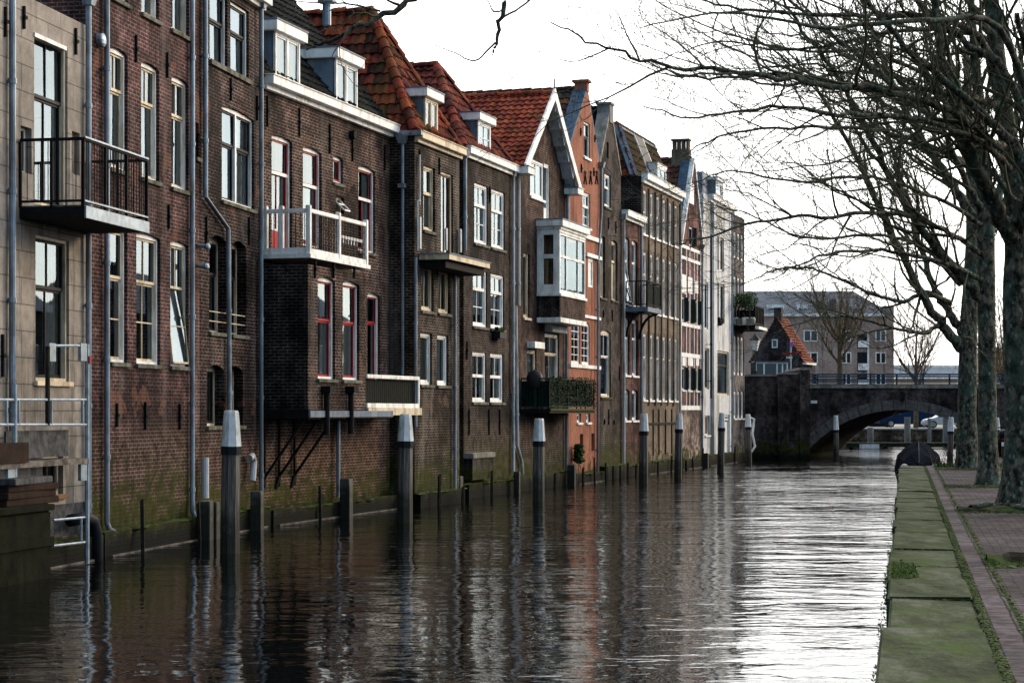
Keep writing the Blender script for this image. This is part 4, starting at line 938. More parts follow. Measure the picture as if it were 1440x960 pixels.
struct('ground', MB().face([(-3000,-500,-1.9),(3000,-500,-1.9),(3000,4000,-1.9),(-3000,4000,-1.9)]), M['soilbed'])
QA = Vector((2.17, 11.76)); qd = Vector((.197, 1)).normalized(); qn = Vector((qd.y, -qd.x)); qrz = math.atan2(qd.y, qd.x)
def Q(s, r, z): p = QA+qd*s+qn*r; return Vector((p.x, p.y, z))       # s along the quay, r to the landward side
S0, S1 = -14., 48.9
def coping_mat():
    m, nt, b = new_mat('coping_stone'); t = objco(nt); o = t.outputs['Object']
    mp = nd(nt, 'ShaderNodeMapping'); mp.inputs['Scale'].default_value = (1.6,.5,1); mp.inputs['Rotation'].default_value = (0,0,-qrz); lk(nt, o, mp.inputs[0])
    n1 = noise(nt, mp.outputs[0], 1.8, 8, .68); n2 = noise(nt, o, 6, 8, .72); n3 = noise(nt, o, 45, 3, .6)
    c = ramp(nt, n1, [(.2,(.014,.020,.007)),(.5,(.038,.048,.022)),(.8,(.085,.090,.062))])
    c = mix(nt, 1., c, ramp(nt, n2, [(.2,.6),(.8,1.35)]), 'MULTIPLY'); c = mix(nt, 1., c, ramp(nt, n3, [(.2,.75),(.8,1.2)]), 'MULTIPLY')
    c = mix(nt, ramp(nt, n2, [(.6,0.),(.75,.7)]), c, (.020,.032,.007)); c = mix(nt, ramp(nt, noise(nt, o, 1.3, 8, .75), [(.56,0.),(.74,.8)]), c, (.034,.056,.008)); c = mix(nt, ramp(nt, n3, [(.88,0.),(.95,.6)]), c, (.25,.25,.23))
    lk(nt, c, b.inputs['Base Color']); b.inputs['Roughness'].default_value = .9; b.inputs['Specular IOR Level'].default_value = .06; bump(nt, math_n(nt, 'ADD', n2, math_n(nt, 'MULTIPLY', n3, .3)), .5, .015, b); return m
M['coping'] = coping_mat()
def paver_mat(name, bw, bh, rot, c1, c2, mor, mossy=.35):
    m, nt, b = new_mat(name); t = objco(nt); o = t.outputs['Object']
    mp = nd(nt, 'ShaderNodeMapping'); mp.inputs['Rotation'].default_value = (0,0,rot); lk(nt, o, mp.inputs[0])
    wob = nd(nt, 'ShaderNodeVectorMath', operation='ADD'); lk(nt, mp.outputs[0], wob.inputs[0])
    nn = nd(nt, 'ShaderNodeTexNoise'); nn.inputs['Scale'].default_value = 2.2; lk(nt, o, nn.inputs['Vector'])
    sc = nd(nt, 'ShaderNodeVectorMath', operation='SCALE'); lk(nt, nn.outputs['Color'], sc.inputs[0]); sc.inputs['Scale'].default_value = .05; lk(nt, sc.outputs[0], wob.inputs[1])
    br = nd(nt, 'ShaderNodeTexBrick'); lk(nt, wob.outputs[0], br.inputs['Vector']); br.inputs['Scale'].default_value = 1
    br.inputs['Brick Width'].default_value = bw; br.inputs['Row Height'].default_value = bh; br.inputs['Mortar Size'].default_value = .010; br.inputs['Mortar Smooth'].default_value = .4
    br.inputs['Color1'].default_value = (*c1,1); br.inputs['Color2'].default_value = (*c2,1); br.inputs['Mortar'].default_value = (*mor,1)
    n1 = noise(nt, o, .8, 5, .6); n2 = noise(nt, o, 6, 5, .7)
    c = mix(nt, 1., br.outputs['Color'], ramp(nt, n1, [(.3,.6),(.7,1.35)]), 'MULTIPLY'); c = mix(nt, 1., c, ramp(nt, n2, [(.3,.6),(.7,1.45)]), 'MULTIPLY')
    c = mix(nt, math_n(nt, 'MULTIPLY', ramp(nt, n2, [(.52,0.),(.7,1.)]), mossy), c, (.035,.05,.014))
    lk(nt, c, b.inputs['Base Color']); b.inputs['Roughness'].default_value = .9; b.inputs['Specular IOR Level'].default_value = .06
    bump(nt, math_n(nt, 'ADD', math_n(nt, 'MULTIPLY', br.outputs['Fac'], -1.), math_n(nt, 'MULTIPLY', n2, .7)), .8, .015, b); return m
M['paver'] = paver_mat('clay_paver', .21, .095, -qrz+PI/2, (.074,.053,.060), (.036,.031,.039), (.006,.008,.004))
M['edging'] = paver_mat('edging_brick', .21, .2, -qrz, (.080,.060,.064), (.054,.046,.054), (.008,.011,.004), .2)
qw = tag(bpy.data.objects.new('quay_wall', None), 'brick quay wall with mossy stone coping slabs in front of the bare trees', 'quay wall'); col.objects.link(qw)
m = MB(); pts = [Q(S0,.05,0), Q(S1,.05,0), Q(S1,.05,0), Q(S1,2.15,0), Vector((28.7,118,0))]
def wallrun(mb, a, b, z0, z1): mb.face([(b.x,b.y,z0),(a.x,a.y,z0),(a.x,a.y,z1),(b.x,b.y,z1)])
wallrun(m, Q(S0,.05,0), Q(S1,.05,0), -1.8, .8); wallrun(m, Q(S1,.05,0), Q(S1,2.2,0), -1.8, 1.19); wallrun(m, Q(S1,2.2,0), Vector((30.5,122,0)), -1.8, 1.19)
m.build('wall_face', M['plinth'], qw)
m = MB(); rr = random.Random(21); s = S0; joints = []
while s < S1-.3:
    Lq = min(rr.choice([.9,1.4,1.9,2.5,3.2]), S1-s); dz = (rr.random()-.5)*.030; e0 = (rr.random()-.5)*.06; tl = (rr.random()-.5)*.018
    g_ = .006+.012*rr.random(); p = [Q(s+.008,e0,.72), Q(s+.008,.72,.72), Q(s+Lq-.008,.72,.72), Q(s+Lq-.008,e0,.72)]
    p += [Q(s+.008,e0,QZ+dz+tl), Q(s+.008,.72,QZ+dz-tl), Q(s+Lq-.008,.72,QZ+dz-tl), Q(s+Lq-.008,e0,QZ+dz+tl)]
    m.hexa(p); joints.append(s); s += Lq
m.build('coping', M['coping'], qw, bevel=.018)
m = MB(); m.face([Q(S0,.02,QZ-.05),Q(S1,.02,QZ-.05),Q(S1,.8,QZ-.05),Q(S0,.8,QZ-.05)]); m.build('joint_fill', M['moss'], qw)
m = MB(); m.face([Q(S0,.745,QZ-.012),Q(S1,.745,QZ-.012),Q(S1,2.2,QZ-.012),Q(S0,2.2,QZ-.012)]); m.face([Q(S0,2.2,QZ-.012),Q(S1,2.2,QZ-.012),Vector((30.5,122,QZ-.012)),Vector((90,122,QZ-.012)),Vector((60,-5,QZ-.012))])
struct('pavement', m, M['paver'])
struct('edging_strip', MB().face([Q(S0,.80,QZ-.006),Q(S1,.80,QZ-.006),Q(S1,1.0,QZ-.006),Q(S0,1.0,QZ-.006)]), M['edging'])
# strips of soil in which the trees stand
M['soil'] = plain('tree_pit_soil', (.018,.015,.010), .95, .5, 5., bmp=.6, dirt=(.030,.052,.008), dscale=2.2)
TS = [(9.9,.62),(21.3,.62),(32.0,.55),(45.,.5)]
from mathutils import noise as mn
def soil(sc, hw):
    m = MB(); nu, nv = 110, 9
    g = [[None]*(nv+1) for _ in range(nu+1)]
    for i in range(nu+1):
        for j in range(nv+1):
            r = 1.0+9.*i/nu; q = 2*j/nv-1; s = sc+q*hw*(.75+.35*mn.noise((r*1.3, sc, q>0)))
            p = Q(s, r, 0); h = (1-q*q)**.5*(.07 if sc < 25 else .035)*(1+1.4*mn.noise((p.x*3.1,p.y*3.1,0)))+.02*mn.noise((p.x*11,p.y*11,3))-.008
            p.z = QZ-.006+max(-.004, h); g[i][j] = p
    for i in range(nu):
        for j in range(nv): m.face([g[i][j], g[i+1][j], g[i+1][j+1], g[i][j+1]])
    return struct('soil_strip', m, M['soil'], smooth=True)
for sc, hw in TS: soil(sc, hw)
# moss cushions in the gutters and grass blades: nobody could count them
M['grass'] = leaf_mat('grass_blade', (.036,.070,.008))
m = MB(); rr = random.Random(31)
def cush(s, r, sz): p = Q(s, r, QZ-.01); m.blob(p, sz*(.7+.6*rr.random()), sz*(.8+1.2*rr.random()), sz*.32, 6, 4, .6, rr)
for i in range(2600):
    s = -3+51*rr.random()**1.4; cush(s, .755+.05*(rr.random()-.5), .014+.024*rr.random()**2)
    if i % 3 == 0: cush(s, 1.02+.04*(rr.random()-.5), .018+.02*rr.random())
for j in joints:
    for i in range(16):
        if rr.random() < .6: cush(j+.03*(rr.random()-.5), .02+.7*rr.random(), .012+.014*rr.random())
for sc, hw in TS:
    for i in range(420): cush(sc+hw*1.1*(2*rr.random()-1), 1.0+5*rr.random()**1.3, .03+.04*rr.random())
for i in range(260): cush(8.4+1.1*rr.gauss(0,.5), .02+.22*rr.random()**2, .03+.03*rr.random())
tag(m.build('moss', M['moss']), kind='stuff')
m = MB()
def blade(p, h, lean, w=.006):
    a = rr.random()*2*PI; d = Vector((math.cos(a), math.sin(a), 0)); x = Vector((-d.y, d.x, 0))*w; t = p+d*lean+Vector((0,0,h)); c = p+d*lean*.35+Vector((0,0,h*.6))
    m.face([p-x, p+x, c+x*.7, c-x*.7]); m.face([c-x*.7, c+x*.7, t])
for i in range(700): blade(Q(8.4+.9*rr.gauss(0,.5), .03+.25*rr.random()**2, QZ), .012+.03*rr.random(), .03, .004)
for i in range(900): s = -2+48*rr.random(); blade(Q(s, .755+.05*(rr.random()-.5), QZ-.015), .012+.02*rr.random(), .015, .004)
for sc, hw in TS:
    for i in range(1500): blade(Q(sc+hw*(1 if rr.random()<.6 else -1)*(.5+.6*rr.random()), 1+5.5*rr.random()**1.5, QZ), .012+.035*rr.random()**2, .03, .004)
for i in range(1800): blade(Q(46.8+2*rr.random(), 1+6*rr.random(), QZ), .06+.12*rr.random(), .05, .01)
tag(m.build('grass', M['grass']), kind='stuff')
m = MB()
for (s_, n_) in ((1.2,90),(3.9,60),(6.0,40),(8.6,120),(13.,60),(19.,60),(24.,60)):
    for i in range(n_):
        p = Q(s_+.25*rr.gauss(0,1), -.01-.05*rr.random(), QZ-.04-.30*rr.random()); a = Vector((rr.random()-.7, rr.random()-.5, rr.random()-.4)).normalized()*.016; b_ = a.orthogonal().normalized()*.008
        m.face([p-a, p+b_, p+a, p-b_])
tag(m.build('quay_weeds', M['leaf']), kind='stuff')
m = MB()
for i in range(90):
    p = Q(47.8+.25*rr.gauss(0,1), 2.0+.35*rr.gauss(0,1), QZ); blade(p, .35+.35*rr.random(), .3, .018)
M['redgrass'] = leaf_mat('brown_grass', (.10,.045,.03)); tag(m.build('grass_tuft', M['redgrass']), 'clump of reddish brown ornamental grass at the end of the quay beside the covered boat', 'grass clump')

# ------------------------------------------------------------------ mooring posts
def post(name, px, cap_top, cap_bot, Y, dia, label, base_z=-1.2, capped=True):
    c = P3(px, 579, Y); zt = EYE+(HY-cap_top)/F*Y; zb = EYE+(HY-cap_bot)/F*Y; r = dia/2
    e = empty(name, (c.x, c.y, 0), 0, label, 'mooring post', 'white-capped timber mooring posts in the canal')
    e.rotation_euler = (.028*math.sin(px*1.7), .022*math.sin(px*2.3+1), 0); m = MB(); n = 8; rr_ = random.Random(int(px))
    ra = [r*(1+.06*(rr_.random()-.5)) for _ in range(n)]
    def ring(z, f): return [(ra[k]*f*math.cos(2*PI*(k+.5)/n+.3), ra[k]*f*math.sin(2*PI*(k+.5)/n+.3), z) for k in range(n)]
    zs = [base_z, 0.1, .6, zb-.03]; rs = [ring(z, f) for z, f in zip(zs, (1.06,1.04,1.0,.98))]
    for a, b in zip(rs, rs[1:]):
        for k in range(n): m.face([a[k], a[(k+1) % n], b[(k+1) % n], b[k]])
    m.build('pile', M['pile'], e)
    if capped:
        m = MB(); a = ring(zb, 1.09); b = ring(zt-.05, .80); c2 = ring(zt, .70)
        for p, q in ((a, b), (b, c2)):
            for k in range(n): m.face([p[k], p[(k+1) % n], q[(k+1) % n], q[k]])
        m.face(c2); m.build('cap', M['whitecap'], e)
        m = MB(); a = ring(zb-.16, 1.1); b = ring(zb+.0, 1.1)
        for k in range(n): m.face([a[k], a[(k+1) % n], b[(k+1) % n], b[k]])
        m.build('collar', M['dark'], e)
    return e
def pile_mat():
    m, nt, b = new_mat('mooring_pile'); t = objco(nt); o = t.outputs['Object']
    mp = nd(nt, 'ShaderNodeMapping'); mp.inputs['Scale'].default_value = (1,1,.06); lk(nt, o, mp.inputs[0])
    n = noise(nt, mp.outputs[0], 22, 5, .65); n2 = noise(nt, o, 3, 4, .6); sp = nd(nt, 'ShaderNodeSeparateXYZ'); lk(nt, o, sp.inputs[0])
    c = ramp(nt, n, [(.3,(.035,.032,.030)),(.55,(.088,.080,.074)),(.75,(.15,.135,.12))])
    w = maprange(nt, math_n(nt, 'ADD', sp.outputs[2], math_n(nt, 'MULTIPLY', n2, -.7)), .15, .65, 1., 0.)
    c = mix(nt, w, c, mix(nt, n2, (.004,.005,.004), (.014,.018,.006)))
    lk(nt, c, b.inputs['Base Color']); b.inputs['Roughness'].default_value = .8; bump(nt, n, .7, .02, b); return m
M['pile'] = pile_mat()
for args in ((323,577,627,39.5,.38,'tallest-looking mooring post, standing before the dark brick house with the crooked downpipe'),
    (569,582,620,50.5,.40,'mooring post with streaked white cap before the lower white balcony of the bayed house'),
    (757.5,588,620,62.5,.37,'mooring post under the dark green balcony of the house with white bargeboards'),
    (905,581,606,78,.36,'mooring post before the corner of the small wine-red house and the sand-coloured building'),
    (953.5,581,603,84,.33,'mooring post where the sand-coloured building meets the half-timbered house'),
    (1013.5,580,601,92,.32,'mooring post with yellowed dirty cap before the white-plastered house'),
    (1053,582,600,108,.33,'mooring post at the corner of the last house and the dark abutment'),
    (1176,584,604,118,.32,'mooring post before the springing of the bridge arch'),
    (1336,586,606,108,.33,'mooring post behind the grass clump at the end of the quay'),
    (1403,587,607,104,.34,'mooring post half hidden between the tree trunks')):
    post('mooring_post', *args)
# timber stakes and pile stubs standing along the foot of the walls
def stakes():
    first = None; rr = random.Random(17)
    spots = []
    for h, n in ((B,2),(D,1),(E,2),(Fh,2),(G,3),(H,3),(I,3),(J,2),(K,3),(L,2),(W,2),(N,1)):
        for k in range(n): spots.append((h, h.w*(k+.3+.4*rr.random())/n, .36+.1*rr.random(), .1+.55*rr.random()**1.5, rr.random()))
    m = MB(); m.hexa([(-.04,-.04,-1),(.04,-.04,-1),(.04,.04,-1),(-.04,.04,-1),(-.035,-.035,1.),(.035,-.035,1.),(.03,.035,.95),(-.035,.035,.96)])
    for h, u, o, z, t in spots:
        p = h.world(u, o, 0)
        if first is None: c = first = m.build('timber_stake', M['darkwood'])
        else: c = first.copy(); col.objects.link(c)
        c.location = (p.x, p.y, z-.85+.3); c.rotation_euler = ((t-.5)*.09, (t*3 % 1-.5)*.09, h.line.rz+t)
        tag(c, 'thin black timber stake standing in the water along the foot of the houses', 'stake', 'black stakes along the foot of the houses')
stakes()
def stub(h, px, o, zt, w, label):
    p = h.world(h.U(px, o), o, 0); m = MB(); m.box(-w/2, w/2, -w/2, w/2, -1.2, zt)
    ob = m.build('pile_stub', M['pile'], bevel=.015); ob.location = p; ob.rotation_euler = (0,0,h.line.rz); tag(ob, label, 'pile', 'square pile stubs by the walls')
for h, px, o, zt, w, l in ((C,289,.45,.85,.28,'square mossy pile stub below the short grey waste pipe'), (C,299,.5,.82,.26,'square pile stub beside the one under the grey waste pipe'), (C,361.5,.45,.92,.26,'pale-topped pile stub below the curled waste pipe'), (D,487,.5,1.02,.28,'lone pale-headed pile stub under the brick bay'), (Fh,643,.45,.8,.3,'pale round-topped pile stub by the low buttress wall'), (G,727,.4,.75,.2,'dark pile stub where two downpipes meet the water'), (H,804,.45,.8,.28,'black pile stub below the terracotta gable'), (W,992,.4,.7,.3,'black pile stub at the foot of the white house')):
    stub(h, px, o, zt, w, l)

# ------------------------------------------------------------------ scaffold and platform by the near house
def scaffold():
    o = .55; e0 = A.world(0, o, 0); m = MB(); e = empty('scaffold', (e0.x, e0.y, 0), L1.rz, 'galvanised tube scaffold with a plank deck clamped before the stone-plastered house', 'scaffold')
    def p(px, py, oo=o): u = A.U(px, oo); return (u, -(oo-o), A.Z(px, py, oo))
    m.tube([p(122.5,484), p(122.5,792)], .048, 8); m.build('standard', M['steel'], e); m = MB(); m.tube([p(20.5,540), p(20.5,685)], .048, 8); m.build('standard', M['steel'], e)
    m = MB(); m.tube([p(67,487), p(67,597)], .045, 8); m.tube([p(64,650), p(64,708)], .045, 8); m.build('post', M['darkwood'], e)
    m = MB()
    for a, b in ((p(67,486), p(122,486)), (p(-20,562), p(121,562)), (p(-20,597), p(121,597)), (p(72,563), p(72,596)), (p(26,563), p(26,596)), (p(116,563), p(116,596)), (p(9,563), p(9,598))): m.tube([a, b], .026, 6)
    for a in ((116,492),(72,492),(116,660),(14,655)): q = p(*a); m.box(q[0]-.14,q[0]+.14,q[1]-.03,q[1]+.03,q[2]-.2,q[2]+.12)
    m.build('guard_rail', M['steel'], e)
    a = p(-20,652); b = p(121,652); MB().box(a[0], b[0], -.06, .42, a[2]-.10, a[2]).build('deck', M['wood'], e)
    a = p(24,606); b = p(111,641); MB().box(a[0], b[0], .20, .235, b[2], a[2]).build('kick_board', M['slateboard'], e)
    m = MB()
    for q, r in ((p(75,731),p(119,727)), (p(75,767),p(119,762)), (p(114,728),p(114,763))): m.tube([q, r], .024, 6)
    m.build('step_rail', M['steel'], e)
    q = p(123,506); MB().box(q[0]-.05,q[0]+.05,-.06,-.045,q[2]-.07,q[2]+.07).build('reflector', M['red'], e)
    return e
scaffold()
q = A.world(A.U(10,.6), .6, 0); z = A.Z(20, 651, .6)+.004
m = MB().box(-1.4,.75,-.05,.12,0,.34); o = m.build('plank', M['darkplank']); o.location = (q.x,q.y,z); o.rotation_euler = (0,0,L1.rz); tag(o, 'thick brown plank set on edge on the scaffold deck', 'plank')
M['mossblack'] = plain('mossy_black_timber', (.006,.007,.004), .9, .5, 3., bmp=.5, dirt=(.010,.014,.003), dscale=1., spec=.04)
bo_ = 1.05; q = A.world(A.U(72,bo_), bo_, 0); zt = A.Z(60, 705, bo_)
e = empty('mooring_platform', (q.x,q.y,0), L1.rz, 'mossy black timber platform in the water at the near house', 'platform')
m = MB(); m.box(-4., 0, .0, 1., -1.2, zt-.16); m.build('hull', M['mossblack'], e, bevel=.03)
m = MB()
for k in range(5): m.box(-4.05, .05, -.05+.22*k, .16+.22*k, zt-.155, zt-.05)
m.build('deck', M['mossblack'], e, bevel=.012)
MB().box(-4.03,.04,-.04,-.003,zt-.75,zt-.6).build('rubbing_strake', M['mossblack'], e)
rr = random.Random(77)
for k in range(4):
    m = MB(); L = 1.5+.5*rr.random(); m.box(-L/2, L/2, -.15, .15, 0, .11); o = m.build('board', M['slateboard' if k == 3 else 'darkplank'], bevel=.01); p = A.world(A.U(34,.75)+.15*rr.random(), .75, 0)
    o.location = (p.x,p.y,zt-.05+.115*k+.003); o.rotation_euler = (0,0,L1.rz+.2*(rr.random()-.5)); tag(o, ('lowest weathered board of the stack on the mossy platform','second weathered board up in the stack on the mossy platform','third weathered board in the stack on the mossy platform','grey slab topping the stack on the mossy platform')[k], 'board', 'stacked boards on the platform')
m = MB(); q = A.world(A.U(132,.3), .3, 0); m.tube([(-.9,.1,1.05),(-.35,0,1.08),(-.05,0,1.0),(.12,0,.75),(.15,0,-.6)], .115, 12); o = m.build('drain_elbow', M['dark'], smooth=True); o.location = (q.x,q.y,-.25); o.rotation_euler = (0,0,L1.rz); tag(o, 'fat black drain pipe bending down into the water beside the scaffold foot', 'pipe')
# outdoor things on balconies
q = G.world(G.U(752,.5), .5, G.Z(773,575,.9)); e = empty('barbecue', q, L2.rz, 'covered black kettle barbecue on the dark green balcony', 'barbecue')
m = MB(); m.tube([(0,0,.7),(0,0,.78),(0,0,.95),(0,0,1.15),(0,0,1.32),(0,0,1.4)], [.2,.26,.3,.29,.2,.03], 14); m.build('cover', M['dark'], e, smooth=True)
m = MB()
for k in range(3): a = 2*PI*k/3; m.tube([(.2*math.cos(a),.2*math.sin(a),.75),(.36*math.cos(a),.36*math.sin(a),0)], .02, 6)
m.build('leg', M['iron'], e)
bo = -N.inward(1062, N.U(1033)); zt = N.Z(1062, 457, bo)
def shrub(px, lab, sc=1.):
    q = N.world(.12, bo*(px-1033)/29.+.0, zt+.004); e = empty('potted_shrub', q, 0, lab, 'potted plant', 'potted plants on the far black balcony')
    MB().tube([(0,0,0),(0,0,.35*sc)], [.14,.19], 10).build('pot', M['stone'], e)
    m = MB(); m.tube([(0,0,.3*sc),(0,0,1.)], .03, 6); m.build('stem', M['darkwood'], e); m = MB(); rr = random.Random(int(px)); 
    for i in range(420):
        d = Vector((rr.gauss(0,1), rr.gauss(0,1), rr.gauss(0,.8))).normalized()*(.5*rr.random()**.4); c = Vector((0,0,1.35))+d; a = Vector((rr.random()-.5, rr.random()-.5, rr.random()-.5)).normalized()*.07; b = a.orthogonal().normalized()*.05; m.face([c-a,c+b,c+a,c-b])
    m.build('foliage', M['leaf'], e)
shrub(1041, 'round potted shrub standing closer to the wall on the far black balcony'); shrub(1056, 'round potted shrub standing at the outer rail of the far black balcony')
for px, c, l in ((1036.5,'fabric','grey ball-shaped pot inside the far balcony rail'), (1049,'white','white pot in the middle of the far balcony'), (1058,'pvc','pale pot at the outer end of the far balcony')):
    q = N.world(.3, bo*(px-1033)/29., zt+.004); m = MB(); m.tube([(0,0,0),(0,0,.1),(0,0,.3),(0,0,.42)], [.12,.2,.22,.18], 10); o = m.build('flower_pot', M[c], smooth=True); o.location = q; tag(o, l, 'flower pot')

# ------------------------------------------------------------------ bridge
BYf = 122.; 
def bx(px, Y=BYf): return (px-CX)/F*Y
def bz(py, Y=BYf): return EYE+(HY-py)/F*Y
br = empty('bridge', (bx(1265), BYf, 0), 0, 'dark brick arch bridge with a stone arch ring and blue steel railing across the canal', 'bridge')
ox = bx(1265); xl = bx(1131)-ox; xr = bx(1399)-ox; za = bz(576); zs = .25
h_ = za-zs; c_ = (xr-xl)/2; Rr = (c_*c_+h_*h_)/(2*h_); zc = za-Rr
n = 40; a0 = math.asin(c_/Rr); arc = [(Rr*math.sin(-a0+2*a0*i/n), zc+Rr*math.cos(-a0+2*a0*i/n)) for i in range(n+1)]
zt = bz(546); xL = bx(1131)-ox-1.0; xR = 22.; TH = 8.; SK = 3.4
m = MB()
for i in range(n): (x0,z0),(x1,z1) = arc[i], arc[i+1]; m.face([(x0,0,z0),(x1,0,z1),(x1,0,zt),(x0,0,zt)]); m.face([(x0+SK,TH,z0),(x0+SK,TH,zt),(x1+SK,TH,zt),(x1+SK,TH,z1)]); m.face([(x0,0,z0),(x0+SK,TH,z0),(x1+SK,TH,z1),(x1,0,z1)])
for a, b in ((xL, arc[0][0]), (arc[-1][0], xR)): m.face([(a,0,-1.8),(b,0,-1.8),(b,0,zt),(a,0,zt)]); m.face([(b+SK,TH,-1.8),(a+SK,TH,-1.8),(a+SK,TH,zt),(b+SK,TH,zt)])
for x in (arc[0][0], arc[-1][0]): m.face([(x,0,-1.8),(x+SK,TH,-1.8),(x+SK,TH,zs),(x,0,zs)])
m.build('arch_wall', M['bridge'], br)
m = MB(); w = .62; nb = 19
for i in range(nb):
    t0 = -a0+2*a0*(i+.03)/nb; t1 = -a0+2*a0*(i+.97)/nb
    f = lambda r, t: (r*math.sin(t), zc+r*math.cos(t))
    q = [f(Rr,t0), f(Rr,t1), f(Rr+w,t1), f(Rr+w,t0)]; m.prism([(x,-.05,z) for x, z in q], (0,.047,0))
M['archstone'] = plain('arch_stone', (.105,.092,.088), .85, .3, 4.); m.build('arch_ring', M['archstone'], br)
MB().box(xL, xR, -.12, TH+.12, zt, zt+.22).build('kerb_stone', M['stone'], br, bevel=.02)
MB().box(xL, xR, .3, TH-.3, zt+.225, zt+.26).build('deck', M['soilbed'], br)
m = MB(); zr = zt+.22
for x in [xL+.2+1.62*k for k in range(int((xR-xL)/1.62))]: m.box(x-.05,x+.05,.06,.16,zr,zr+.62)
for y in (.11, TH-.11):
    for dz in (.28, .60): m.box(xL, xR, y-.05, y+.05, zr+dz, zr+dz+.09)
M['railblue'] = plain('rail_blue', (.030,.055,.085), .5, .2, 3.); m.build('railing', M['railblue'], br)
MB().box(bx(1140)-ox, bx(1149)-ox, -.03, -.002, bz(567), bz(563)).build('name_plaque', M['white'], br)
m = MB(); x = bx(1268)-ox; z = bz(556); m.box(x-.13,x+.13,-.3,-.002,z-.32,z+.12); m.blob((x,-.2,z+.2),.1,.1,.08,8,5); m.build('navigation_lamp', M['iron'], br)
ab = empty('abutment_wall', (bx(1047,117), 117, 0), 0, 'dark brick abutment wall with stone pier between the last house and the bridge', 'wall')
m = MB(); x1 = bx(1135,117)-bx(1047,117); z1 = bz(529,117); m.box(-.6, x1*.52, 0, 5.5, -1.8, z1); m.box(x1*.52+.003, x1-.5, -.35, 5.5, -1.8, z1+.1); m.build('wall', M['bridge'], ab)
m = MB().box(x1-.497, x1+.1, -.5, 5.5, -1.8, z1+.35); m.build('pier', M['bridge'], ab); m = MB(); m.box(x1-.55,x1+.15,-.56,5.5,z1+.353,z1+.5); m.box(-.6,x1*.52,-.06,.5,z1+.003,z1+.12); m.box(x1*.52+.003,x1-.56,-.42,.5,z1+.103,z1+.22); m.build('coping', M['stone'], ab)
m = MB(); m.box(x1*.55,x1*.85,-.5,-.353,-.5,1.2); m.box(x1*.6,x1*.78,-.5,-.353,1.2,1.75); m.build('mossy_ledge', M['plinth'], ab)
m = MB(); m.tube([(-.15+.4,-.12,2.5),(.5,-.12,2.4),(.4,-.16,1.6),(.55,-.12,.9),(.35,-.14,.6)], .07, 6); o = m.build('white_rope', M['white']); o.location = (bx(1041,112),112-2.2,0); tag(o, 'coiled white rope hanging at the corner below the last house', 'rope')
# street behind the abutment and land beyond the bridge
M['asphalt'] = plain('asphalt', (.055,.055,.058), .85, .2, 2.); M['pale_road'] = plain('pale_road', (.30,.28,.25), .85, .15, 1.)
m = MB(); m.box(-60, bx(1128,122.5), 122.6, 164.9, -1.8, 4.05); struct('street', m, M['asphalt'])
m = MB(); m.face([(-400,165.4,1.4),(600,165.4,1.4),(600,2600,1.4),(-400,2600,1.4)]); struct('road', m, M['pale_road'])
fq = tag(bpy.data.objects.new('far_quay_wall', None), 'low brick quay wall seen through the bridge arch', 'quay wall'); col.objects.link(fq)
MB().face([(10,165.2,-1.8),(90,165.2,-1.8),(90,165.2,1.3),(10,165.2,1.3)]).build('wall_face', M['farquay'], fq); MB().box(10,90,165.1,165.6,1.3,1.42).build('coping', M['stone'], fq)
pt = empty('landing_stage', (bx(1190,152),152,0), 0, 'low dark landing stage with pale fenders under the bridge arch', 'landing stage')
MB().box(0,12,0,2.4,.12,.45).build('deck', M['darkwood'], pt); m = MB(); m.box(1.0,2.5,-.12,-.003,.02,.34); m.build('fender', M['white'], pt); m = MB()
for k in range(5): m.box(.3+2.6*k,.6+2.6*k,.3,.6,-1,.115)
m.build('float', M['dark'], pt)
def gpost(px, yt, Y, d, l):
    c = P3(px, 579, Y); z = bz(yt, Y); m = MB().tube([(0,0,-1.5),(0,0,z)], d/2, 10); o = m.build('timber_pile', M['stone']); o.location = (c.x,c.y,0); tag(o, l, 'pile', 'bare piles beyond the bridge')
gpost(1224,601,157,.5,'bare grey pile beyond the arch nearest its springing'); gpost(1276,586,156,.5,'thick bare grey pile beyond the arch behind the covered boat'); gpost(1307,588,160,.3,'thin grey pile between two thicker ones beyond the arch'); gpost(1330,588,158,.5,'bare grey pile beyond the arch beside the silver car')

# ------------------------------------------------------------------ boat, scooter, car, van
q = Q(S1+1.0, 0, 0); bt = empty('moored_boat', (P3(1292,579,64).x, 64, 0), qrz-PI/2, 'moored boat under a black tent-like canvas cover at the end of the quay', 'boat')
m = MB(); secs = [(-1.2,.05,1.05),(-.6,.56,.95),(.6,.76,.85),(3.,.8,.85),(5.,.72,.9)]
ring = [[(-w,y,h),(-w*.75,y,.15),(0,y,-.25),(w*.75,y,.15),(w,y,h)] for y, w, h in secs]
for a, b in zip(ring, ring[1:]):
    for k in range(4): m.face([a[k],a[k+1],b[k+1],b[k]])
m.face(ring[-1]); m.build('hull', M['dark'], bt, smooth=False)
M['canvas'] = plain('black_canvas', (.012,.013,.016), 1., .3, 3., bmp=.3, spec=0.); m = MB()
top = [(-1.0,.03,1.2),(-.5,.5,1.55),(.4,.66,1.84),(2.,.7,1.9),(4.9,.66,1.75)]; rg = []
for y, w, z in top: rg.append([(-w*1.12,y,.92),(-w*.98,y,.95+(z-.95)*.45),(-w*.5,y,.95+(z-.95)*.78),(0,y,z),(w*.5,y,.95+(z-.95)*.78),(w*.98,y,.95+(z-.95)*.45),(w*1.12,y,.92)])
for a, b in zip(rg, rg[1:]):
    for k in range(6): m.face([a[k],a[k+1],b[k+1],b[k]])
m.face(rg[-1]); m.build('canvas_cover', M['canvas'], bt, recalc=True)
m = MB(); m.tube([(0,-1.02,1.18),(0,-.5,1.555),(0,.38,1.835)], .012, 6); m.build('cover_seam', M['slateboard'], bt); m = MB()
